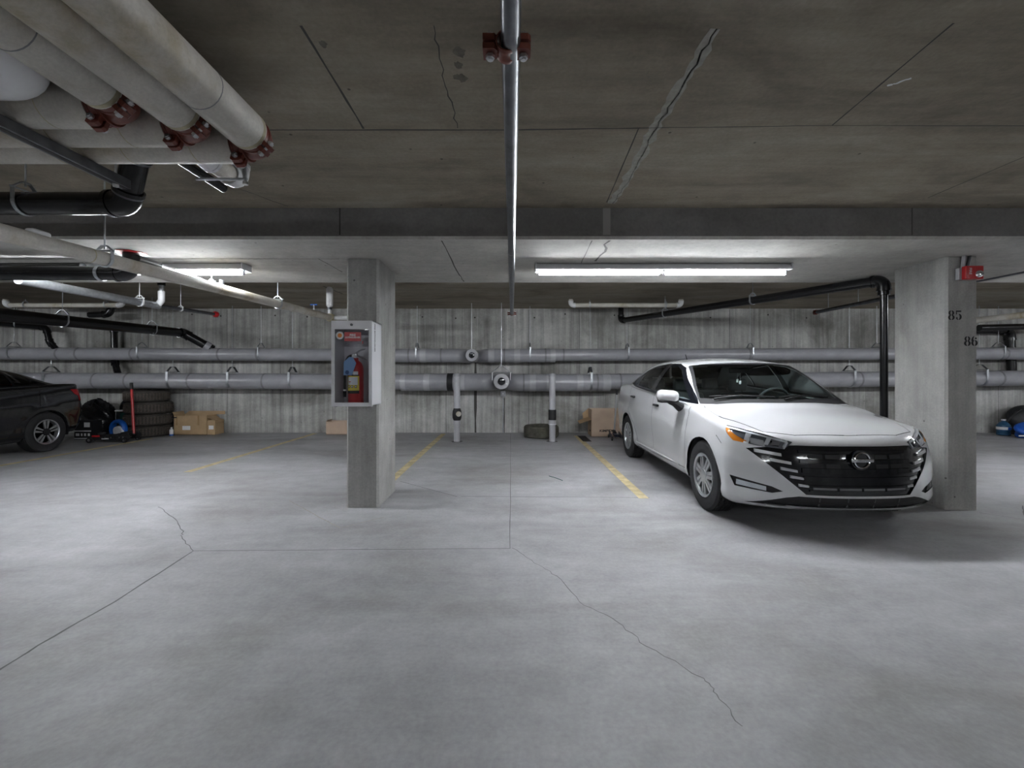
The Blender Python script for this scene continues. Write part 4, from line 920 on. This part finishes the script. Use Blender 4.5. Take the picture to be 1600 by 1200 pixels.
def build_car(label, loc, S):
    """S: shape tables; u runs backwards from the front axle, s sideways from the centre line"""
    t = thing('sedan', label, 'car', loc)
    UN, UR = S['nose'], S['tail']; WB = 2.62; HW = .868
    belt = S['belt']; top = S['top']; paint = S['paint']
    def low(a, b, c):
        bb = (b+1)/2; cc = (c+1)/2; k = min(1.0, abs(a))
        uf = UN+S['bow']*k**2.6+interp([(0,.045),(.12,.0),(.5,.012),(.75,.03),(.9,.05),(1,.07)], cc)
        ur = UR-.30*k**3-interp([(0,.10),(.35,0),(.7,.03),(1,.06)], cc)
        u = uf+(ur-uf)*bb
        hw = HW*interp([(UN,.965),(-.45,.985),(0,1.0),(1.3,1.0),(2.6,1.0),(UR-.3,.97),(UR,.93)], u)
        hw *= interp([(0,.945),(.12,.985),(.25,.985),(.45,1.0),(.62,1.004),(.72,.992),(.85,.975),(1,.945)], cc)
        zt = interp(top, u)-interp([(-.9,.05),(-.5,.05),(0,.065),(.4,.05),(.9,0)], u)*k**2.2
        zb = interp([(UN,.215),(-.5,.185),(0,.19),(1.3,.20),(2.6,.22),(UR,.30)], u)
        z = zb+(zt-zb)*cc
        for ua in (0,WB):                                   # flared wheel arches
            r = sqrt((u-ua)**2+(z-.32)**2)
            if .30 < r < .50: hw += .010*max(0,1-abs(r-.375)/.10)
        return Vector((a*hw, u, z))
    bm = shell(low, (.87,2.2,.40), .055, (34,120,22)); lay = bm.faces.layers.int.new('part'); ref = reference(bm)
    S['ref'] = ref
    sideL = lambda f: f.normal.x < -.25; sideR = lambda f: f.normal.x > .25
    both = ((sideL,-1),(sideR,1))
    arc = lambda u0, r, n=30: [(u0+r*cos(2*pi*k/n), .318+r*sin(2*pi*k/n)) for k in range(n)]
    BODY, CUT, HOOD, SEAM, FD, RD, HEAD, GR, FOG, LIP, INT_, AMB, TAIL, BUMP = range(14)
    front = lambda f: f.normal.y < -.12 and f.calc_center_median().y < .3
    topf = lambda f: f.normal.z > .35
    for f in bm.faces:                                       # cabin opening in the deck, open floor
        c = f.calc_center_median()
        if topf(f) and S['open'][0] < c.y < S['open'][1] and abs(c.x) < .66: f[lay] = CUT
    for fl_, sg in both:
        for u0 in (0, WB): knife(bm, lay, arc(u0, .352), 'side', lambda f: fl_(f) or (abs(f.normal.z) > .8 and f.calc_center_median().z < .5 and abs(f.calc_center_median().x) > .6 and f.calc_center_median().x*sg > 0), CUT)
    fd = [(.40,.30),(1.40,.27),(1.44,.60),(1.47,1.06),(.42,1.0),(.36,.86)]; rd = [(1.40,.27),(2.18,.30),(2.50,.72),(2.52,1.10),(1.47,1.06),(1.44,.60)]
    for fl_, sg in both:
        knife(bm, lay, fd, 'side', fl_, FD if sg < 0 else FD+50, (BODY,)); knife(bm, lay, rd, 'side', fl_, RD if sg < 0 else RD+50, (BODY,))
        seam(bm, lay, [(.42,1.0),(.36,.86),(.40,.30),(1.40,.27),(1.44,.60),(1.47,1.06)], 'side', fl_, SEAM+(0 if sg < 0 else 50), .007); seam(bm, lay, [(1.40,.27),(2.05,.28),(2.25,.55),(2.50,.72),(2.52,1.10)], 'side', fl_, SEAM+(0 if sg < 0 else 50), .007)
        if S['detail']: seam(bm, lay, [(-.34,.665),(-.24,.72),(-.05,.70)][:2], 'side', fl_, SEAM+(200 if sg < 0 else 250), .005)
    hood = [(-.60,-.52),(-.40,-.615),(0,-.64),(.40,-.615),(.60,-.52),(.735,-.12),(.745,.20),(.70,.34),(-.70,.34),(-.745,.20),(-.735,-.12)]
    if S['detail']:
        knife(bm, lay, hood, 'top', topf, HOOD, (BODY,)); seam(bm, lay, hood, 'top', topf, SEAM+100, .007, True, (BODY,HOOD))
        # black V grille, its white surround stays body
        for poly in ([(-.43,.70),(.43,.70),(.36,.335),(-.36,.335)], [(-.43,.70),(-.36,.335),(-.395,.335),(-.735,.655),(-.50,.695)], [(.43,.70),(.50,.695),(.735,.655),(.395,.335),(.36,.335)]):
            knife(bm, lay, poly, 'front', front, GR, (BODY,))
        for sg in (-1,1):
            m_ = lambda pts: [(sg*x, z) for x, z in pts]
            hl = m_([(-.872,.838),(-.62,.775),(-.445,.722),(-.505,.668),(-.66,.680),(-.80,.705),(-.865,.765)])
            knife(bm, lay, hl, 'front', lambda f: f.normal.y < -.04 and f.calc_center_median().y < .1, HEAD if sg < 0 else HEAD+50, (BODY,GR,HOOD,SEAM+100))
            k_ = 0 if sg < 0 else 50
            knife(bm, lay, [(-.24,.87),(-.50,.66),(.5,.66),(.5,.87)], 'side', lambda f: True, BODY, (HEAD+k_,))
            knife(bm, lay, [(-.285,.815),(-.345,.81),(-.525,.70),(-.48,.68)], 'side', lambda f: True, AMB+k_, (HEAD+k_,))
            knife(bm, lay, m_([(-.835,.425),(-.60,.375),(-.535,.345),(-.60,.325),(-.81,.345)]), 'front', front, FOG if sg < 0 else FOG+50, (BODY,))
        knife(bm, lay, [(-.44,.318),(.44,.318),(.50,.235),(-.50,.235)], 'front', front, INT_, (BODY,))
        for sg in (-1,1): knife(bm, lay, [(sg*.44,.318),(sg*.52,.300),(sg*.745,.222),(sg*.5095,.222)], 'front', front, INT_, (BODY,))
    else:
        for sg in (-1,1): knife(bm, lay, [(sg*.87,.93),(sg*.45,.90),(sg*.45,.80),(sg*.60,.78),(sg*.87,.80)], 'front', lambda f: f.normal.y > .25 and f.calc_center_median().y > UR-.75, TAIL+(0 if sg < 0 else 50), (BODY,))
        for fl_, sg in both: knife(bm, lay, [(WB+.40,.995),(WB+.47,.91),(WB+.60,.85),(UR,.83),(UR,1.0)], 'side', fl_, TAIL+(0 if sg < 0 else 50), (BODY,))
    carve(bm, lay, BODY, 'body', paint, t, ref)
    carve(bm, lay, FD, 'front_door', paint, t, ref); carve(bm, lay, FD+50, 'front_door', paint, t, ref); carve(bm, lay, RD, 'rear_door', paint, t, ref); carve(bm, lay, RD+50, 'rear_door', paint, t, ref)
    for k_ in ((0,50,100,200,250) if S['detail'] else (0,50)): carve(bm, lay, SEAM+k_, 'panel_gap', S.get('gap', M_matte), t, ref, -.003)
    org = root_org(t)
    bvh = ref[0]
    def hit(s, z, d=Vector((0,1,0)), o=-3.0):
        if d.y: r = bvh.ray_cast(Vector((s,o,z)), d)
        return r[0] if r[0] is not None else None
    def sidept(u, z, sg):
        r = bvh.ray_cast(Vector((sg*2,u,z)), Vector((-sg,0,0))); return r[0], r[1]
    def bar(pts, w0, w1, out, dep, name, m, par, n=14, k=1):
        """bar lying on the front skin between two (s,z) points"""
        (s0,z0),(s1,z1) = pts; mb = MB(); row = []
        for i in range(n+1):
            f = i/n; s = s0+(s1-s0)*f; z = z0+(z1-z0)*f; w_ = (w0+(w1-w0)*f)/2; h1 = hit(s,z-w_); h2 = hit(s,z+w_)
            if h1 is None or h2 is None: continue
            y0 = min(h1.y,h2.y)
            row.append([org+Vector((s,h1.y-out,z-w_)), org+Vector((s,h1.y-out+dep,z-w_)), org+Vector((s,h2.y-out+dep,z+w_)), org+Vector((s,h2.y-out,z+w_))])
        vs = [p for r_ in row for p in r_]; fs = []
        for i in range(len(row)-1):
            a = 4*i
            for q in range(4): fs.append((a+q,a+(q+1)%4,a+4+(q+1)%4,a+4+q))
        fs += [(0,1,2,3), tuple(4*len(row)-1-q for q in range(4))]
        return mb.add(vs, fs).build(name, m, par, 30)
    if S['detail']:
        carve(bm, lay, HOOD, 'hood', paint, t, ref, .001)
        g = carve(bm, lay, GR, 'grille', M_gloss, t, ref, -.012)
        for sg in (-1,1):
            k = 0 if sg < 0 else 50; nm = 'headlight'
            hl = carve(bm, lay, HEAD+k, 'headlight', mat('headlamp_reflector',(.17,.18,.20),.25,.2) if sg < 0 else MATS['headlamp_reflector'], t, ref, -.016)
            carve(bm, lay, AMB+k, 'amber_reflector', M_amber, hl, ref, -.003)
            carve(bm, lay, HEAD+k, 'lens', M_lens, hl, ref, .001)
            bar([(sg*.80,.806),(sg*.475,.718)], .016, .014, .000, .016, 'light_strip', M_lsil, hl)
            bar([(sg*.475,.722),(sg*.505,.676)], .020, .020, .000, .016, 'light_strip', M_lsil, hl, 5)
            for a, b in ((.745,.715),(.625,.600),(.585,.535)):
                mbx = MB(); pts = [hit(sg*a,.690), hit(sg*b,.690), hit(sg*(b-.035),.745 if a < .7 else .765), hit(sg*(a-.035),.75 if a < .7 else .77)]
                if None not in pts: mbx.prism([org+p+Vector((0,.001,0)) for p in pts], (0,.006,0)).build('reflector_cell', M_lsil if a-b < .04 else M_greyd, hl, 0)
            bar([(sg*.70,.716),(sg*.62,.700)], .045, .045, -.002, .012, 'lamp_bowl', M_blade, hl, 6); bar([(sg*.575,.705),(sg*.535,.70)], .035, .035, -.006, .01, 'lamp_bowl', M_gloss, hl, 6)
            fg = carve(bm, lay, FOG+k, 'fog_lamp', M_matte, t, ref, -.012)
            bar([(sg*.80,.378),(sg*.63,.352)], .042, .034, -.006, .012, 'fog_lens', M_chrome, fg)
            bar([(sg*.80,.378),(sg*.63,.352)], .046, .038, -.002, .002, 'fog_cover', M_lens, fg)
            for i, (sa, za, sb, zb) in enumerate(((.685,.643,.53,.622),(.60,.582,.475,.563),(.54,.520,.44,.505),(.485,.462,.405,.452),(.435,.402,.375,.397))):
                bar([(sg*sa,za),(sg*sb,zb)], .026-.002*i, .022-.002*i, .003, .014, 'grille_blade', M_blade, g, 8)
        for z, w_, sw in ((.655,.022,.42),(.585,.026,.42),(.515,.036,.41),(.455,.034,.40),(.40,.016,.37),(.365,.012,.37)): bar([(-sw,z),(sw,z)], w_, w_, .002, .016, 'grille_slat', M_gloss, g, 24)
        for z in (.62,.55): 
            for s0 in (-.36,-.24,.13,.25): bar([(s0,z),(s0+.10,z)], .030, .030, -.011, .004, 'grille_opening', M_matte, g, 6)
        for s0 in (-.34,-.16,.02,.20): bar([(s0,.382),(s0+.16,.382)], .018, .018, -.008, .004, 'radiator_slot', M_greyd, g, 6)
        li = carve(bm, lay, INT_, 'lower_intake', M_matte, t, ref, -.012)
        for s0 in (-.30,-.10,.10,.30): bar([(s0-.004,.276),(s0+.004,.276)], .072, .072, -.004, .01, 'intake_rib', M_int, li, 2)
        bar([(-.62,.215),(.62,.215)], .022, .022, .014, .04, 'bumper_lip', paint, t, 30)
        # round emblem with a bar
        h = hit(0,.602); c = org+h+Vector((0,-.020,0)); em = MB().lathe([(.052,0),(.062,0),(.062,-.008),(.057,-.012),(.052,-.008)], c, (0,1,0), 36, closed=True).build('emblem', M_chrome, t, 40, 'chrome ring and bar emblem')
        MB().rbox(c+Vector((-.083,-.016,-.013)), c+Vector((.083,0,.013)), .006, 2).build('emblem_bar', M_chrome, em)
        MB().lathe([(.074,.0),(.074,.016)], c+Vector((0,.002,0)), (0,1,0), 36).build('emblem_backing', M_gloss, em)
        text_mesh('NISSAN', .022, Matrix.Translation(c+Vector((0,-.0165,0)))@FACE_CAM, M_greyd, 'emblem_letters', em, .0005, .0004, 1.25)
    else:
        carve(bm, lay, TAIL, 'tail_light', M_tail, t, ref, .003); carve(bm, lay, TAIL+50, 'tail_light', M_tail, t, ref, .003)
    # wheels and liners
    for u0 in (0, WB):
        for sg in (-1,1):
            wheel(t, sg*(HW-.005-.1), u0, .318, .20, sg, S['wheel'])
            mb = MB(); k = []
            for i in range(21):
                q = -.25+(pi+.5)*i/20; k.append((u0+.354*cos(q), .318+.354*sin(q)))
            for i in range(20): mb.add([org+Vector((sg*x,y,z)) for x, (y,z) in ((.50,k[i]),(.50,k[i+1]),(.853,k[i+1]),(.853,k[i]))], [(0,1,2,3)])
            mb.add([org+Vector((sg*.50,y,z)) for y, z in k], [tuple(range(21))]); mb.build('wheel_arch_liner', M_matte, t, 30)
    MB().box(org+Vector((-.55,-.60,.235)), org+Vector((.55,-.38,.30))).build('underbody', M_matte, t, 0); MB().box(org+Vector((-.49,-.45,.19)), org+Vector((.49,WB+.6,.26))).build('underbody', M_matte, t, 0)
    MB().box(org+Vector((-.80,.37,.205)), org+Vector((.80,WB-.37,.27))).build('underbody', M_matte, t, 0)
    bm.free()
    # greenhouse
    ub, ut, rb, rt = S['glasshouse']
    def hi(a, b, c):
        bb = (b+1)/2; cc = max(0,(c+1)/2); k = min(1,abs(a))
        uf = ub+(ut-ub)*cc**1.08+.17*k**2.4*(1-.35*cc); ur = rb+(rt-rb)*cc**1.1-.14*k**2.4
        u = uf+(ur-uf)*bb
        hw = (.845+(.600-.845)*(.12*cc+.88*cc**1.5))*interp([(-.2,.86),(.1,.90),(.8,1),(2.2,1),(2.9,.93),(3.4,.86)], u)
        zb = interp(belt, u)-.035-.07*k**2*max(0,min(1,(.55-u)/.4)); zt = interp(S['roof'], u)-.055*k**2.2; return Vector((a*hw, u, zb+(zt-zb)*cc))
    bm = shell(hi, (.70,1.4,.25), .05, (30,70,18), skip=((2,-1),)); lay = bm.faces.layers.int.new('part'); ref2 = reference(bm)
    ROOF, WFR, WS, SFR, GF, GRR, RWF, RW, QG = range(9)
    fr = lambda f: f.normal.y < -.28; rr = lambda f: f.normal.y > .22
    knife(bm, lay, S['ws_frame'], 'front', fr, WFR, (ROOF,)); knife(bm, lay, S['ws'], 'front', fr, WS, (WFR,))
    knife(bm, lay, S['rw'], 'front', rr, RW, (ROOF,))
    for fl_, sg in both:
        k = 0 if sg < 0 else 50
        for poly in S['side_frame']: knife(bm, lay, poly, 'side', fl_, SFR+k, (ROOF,))
        for i, poly in enumerate(S['side_glass']): knife(bm, lay, poly, 'side', fl_, (GF,GRR,QG)[i]+k, (SFR+k,))
    carve(bm, lay, ROOF, 'roof', paint, t, ref2); f_ = carve(bm, lay, WFR, 'windscreen_frame', M_matte, t, ref2, .001); carve(bm, lay, WS, 'windscreen', S['glass'], t, ref2, 0)
    carve(bm, lay, RW, 'rear_window', S['glass'], t, ref2, 0); carve(bm, lay, SFR, 'window_frame', M_gloss, t, ref2, .002); carve(bm, lay, SFR+50, 'window_frame', M_gloss, t, ref2, .002)
    for k in (0,50):
        for g_, nm in ((GF,'front_side_window'),(GRR,'rear_side_window'),(QG,'quarter_window')): carve(bm, lay, g_+k, nm, S['glass'], t, ref2, -.002)
    bm.free(); bv2 = ref2[0]
    # cabin
    for sg in (-1,1): MB().box(org+Vector((sg*.74-.02,.45,.28)), org+Vector((sg*.74+.02,2.75,.97))).build('inner_door_panel', M_int, t, 0)
    MB().box(org+Vector((-.74,.40,.262)), org+Vector((.74,2.9,.30))).build('cabin_floor', M_int, t, 0)
    MB().rbox(org+Vector((-.72,.30,.60)), org+Vector((.72,.78,.975)), .06, 3).build('dashboard', M_int, t)
    MB().box(org+Vector((-.70,2.72,.80)), org+Vector((.70,3.05,1.045))).build('parcel_shelf', M_int, t, 0)
    def seat(x0, x1, u, rear=False):
        s_ = MB().rbox(org+Vector((x0,u-.45,.34)), org+Vector((x1,u+.06,.54)), .06, 3); 
        s_ = s_.build('seat', M_int, t)
        b_ = MB().rbox(Vector((x0,-.06,0)), Vector((x1,.06,.56)), .055, 3); b_.xform(Matrix.Translation(org+Vector((0,u+.02,.48)))@Matrix.Rotation(-.30,4,'X')); b_.build('seat_back', M_int, s_)
        for xc in ([(x0+x1)/2] if not rear else [x0+.25,x1-.25]):
            MB().rbox(org+Vector((xc-.12,u+.19,1.03)), org+Vector((xc+.12,u+.28,1.19)), .04, 3).build('headrest', M_int, s_)
            for dx in (-.05,.05): MB().cyl(org+Vector((xc+dx,u+.20,.97)), org+Vector((xc+dx,u+.235,1.06)), .006, 8).build('headrest_post', M_steel, s_)
    seat(-.62,-.12,1.50); seat(.12,.62,1.52); seat(-.66,.66,2.42,True)
    if S['detail']:
        sw = MB(); c = Vector((.37,.98,.93)); ax = Vector((0,.9,.42)).normalized(); e1 = Vector((1,0,0)); e2 = ax.cross(e1)
        sw.tube([org+c+(e1*cos(2*pi*k/24)+e2*sin(2*pi*k/24))*.18 for k in range(25)], .015, 8, cap=False); st = sw.build('steering_wheel', M_int, t)
        MB().cyl(org+c, org+c-ax*.2, .04, 10).build('steering_column', M_int, st)
        MB().prism([org+c+e1*x+e2*y for x, y in ((-.17,-.02),(.17,-.02),(.17,.02),(-.17,.02))], ax*.01).build('steering_spoke', M_int, st, 0)
        MB().rbox(org+Vector((-.12,.98,1.265)), org+Vector((.12,1.01,1.33)), .02, 3).build('rear_view_mirror', M_matte, t)
        for x_, z_ in ((-.02,1.20),(.012,1.18)):
            MB().cyl(org+Vector((x_,1.0,1.27)), org+Vector((x_,1.0,z_)), .002, 6).build('ornament_cord', M_paper, t); MB().rbox(org+Vector((x_-.012,.99,z_-.045)), org+Vector((x_+.012,1.01,z_)), .01, 2).build('hanging_ornament', M_paper, t)
        # door mirrors, handles, wipers, antenna
        for sg in (-1,):
            mx = MB().rbox(Vector((-.11,-.075,-.062)), Vector((.11,.075,.062)), .055, 4); mx.xform(Matrix.Translation(org+Vector((sg*1.005,.50,1.025)))@Matrix.Rotation(sg*.12,4,'Z')@Matrix.Rotation(sg*-.10,4,'Y')); mi = mx.build('door_mirror', paint, t)
            MB().rbox(org+Vector((sg*1.0-.095,.435,.957)), org+Vector((sg*1.0+.095,.56,.985)), .013, 2).build('mirror_base', M_matte, mi)
            MB().tube([org+Vector((sg*.98,.515,.975)), org+Vector((sg*.91,.545,.945)), org+Vector((sg*.845,.565,.90))], [.035,.038,.05], 10).build('mirror_arm', M_matte, mi)
            MB().rbox(org+Vector((sg*1.0-.09,.577,.98)), org+Vector((sg*1.0+.09,.583,1.07)), .003, 1).build('mirror_glass', M_chrome, mi)
        for sg in (-1,1):
            for u_, z_ in ((1.28,.875),(2.28,.93)):
                p, n_ = sidept(u_, z_, sg)
                hd = MB().rbox(Vector((-.016,-.085,-.016)), Vector((.016,.085,.016)), .014, 3); hd.xform(Matrix.Translation(org+p+Vector((sg*.022,0,0)))); hd.build('door_handle', M_gloss, t)
        for x0_, x1_ in ((-.62,-.02),(.02,.58)):
            pts = []
            for i in range(9):
                x_ = x0_+(x1_-x0_)*i/8; r = bv2.ray_cast(Vector((x_,-1,1.012+.012*sin(i/8*pi))), Vector((0,1,0)))
                if r[0] is not None: pts.append(org+r[0]+Vector((0,-.018,.012)))
            if len(pts) > 2: wp = MB().tube(pts, .008, 6).build('wiper', M_matte, t); MB().tube([pts[0]+Vector((.02,-.06,-.02)), pts[4]+Vector((0,-.012,.005))], .010, 6).build('wiper_arm', M_matte, wp)
        MB().cyl(org+Vector((0,2.45,1.40)), org+Vector((0,2.56,1.55)), .005, 6).build('antenna', M_matte, t)
        for sg in (-1,1):
            mb = MB(); pp = []
            for i in range(14):
                u_ = .55+i*.125; p, n_ = sidept(min(u_,2.15),.300,sg); pp.append(org+p+Vector((sg*.002,0,0)))
            mb.tube(pp, .010, 8).build('sill_moulding', paint, t)
    return t
roof_w = [(-.1,.95),(.3,1.12),(.75,1.335),(.95,1.39),(1.2,1.43),(1.6,1.455),(2.0,1.45),(2.4,1.405),(2.8,1.29),(3.15,1.14),(3.4,1.06)]
SEDAN = dict(nose=-.79, tail=3.60, bow=.33, paint=M_paint, glass=M_gl, wheel='cover', detail=True, open=(.42,2.9),
    top=[(-.80,.70),(-.72,.735),(-.6,.785),(-.3,.872),(0,.932),(.25,.982),(.6,.98),(1.0,1.0),(1.5,1.03),(2.1,1.06),(2.6,1.085),(3.1,1.09),(3.4,1.07),(3.6,1.03)],
    belt=[(-.25,.88),(.1,.955),(.5,.965),(1.0,1.0),(1.5,1.03),(2.1,1.06),(2.6,1.085),(3.2,1.09)], roof=roof_w, glasshouse=(-.12,.88,3.25,2.62),
    ws_frame=[(-.735,.955),(.735,.955),(.685,1.12),(.575,1.385),(-.575,1.385),(-.685,1.12)], ws=[(-.70,1.005),(.70,1.005),(.655,1.12),(.55,1.362),(-.55,1.362),(-.655,1.12)],
    rw=[(-.62,1.11),(.62,1.11),(.50,1.37),(-.50,1.37)],
    side_frame=([(.34,.95),(1.48,1.02),(1.48,1.385),(1.20,1.375),(.98,1.325)], [(1.48,1.02),(2.30,1.075),(2.62,1.115),(2.56,1.165),(2.2,1.30),(1.9,1.36),(1.48,1.385)]),
    side_glass=([(.48,.985),(1.40,1.042),(1.40,1.365),(1.19,1.350),(1.01,1.295)], [(1.53,1.05),(2.14,1.088),(2.14,1.292),(1.9,1.335),(1.53,1.362)], [(2.18,1.09),(2.30,1.10),(2.53,1.135),(2.50,1.155),(2.18,1.278)]))
white_car = build_car('white sedan with black grille parked beside the numbered column', (2.645,4.10,0), SEDAN)
BLK = dict(SEDAN, nose=-.85, tail=3.52, paint=M_bpaint, glass=M_gld, wheel='alloy', detail=False, gap=M_bpaint, bow=.33,
    roof=[(-.1,.95),(.3,1.11),(.75,1.30),(.95,1.35),(1.25,1.395),(1.6,1.41),(2.0,1.395),(2.4,1.33),(2.8,1.22),(3.15,1.11),(3.4,1.04)],
    rw=[(-.62,1.10),(.62,1.10),(.50,1.33),(-.50,1.33)],
    ws_frame=[(-.775,.985),(.775,.985),(.70,1.10),(.545,1.34),(-.545,1.34),(-.70,1.10)], ws=[(-.735,1.015),(.735,1.015),(.67,1.10),(.515,1.32),(-.515,1.32),(-.67,1.10)],
    side_frame=([(.34,.95),(1.48,1.02),(1.48,1.345),(1.20,1.335),(.98,1.285)], [(1.48,1.02),(2.30,1.06),(2.66,1.09),(2.56,1.13),(2.2,1.25),(1.9,1.31),(1.48,1.345)]),
    side_glass=([(.62,1.0),(1.40,1.042),(1.40,1.325),(1.19,1.310),(1.03,1.25)], [(1.53,1.05),(2.14,1.070),(2.14,1.245),(1.9,1.29),(1.53,1.325)], [(2.18,1.075),(2.30,1.08),(2.56,1.10),(2.50,1.125),(2.18,1.23)]))
black_car = build_car('glossy black sedan with machined alloy wheel parked near the tyre stack', (-8.36,7.16-2.62,0), BLK)
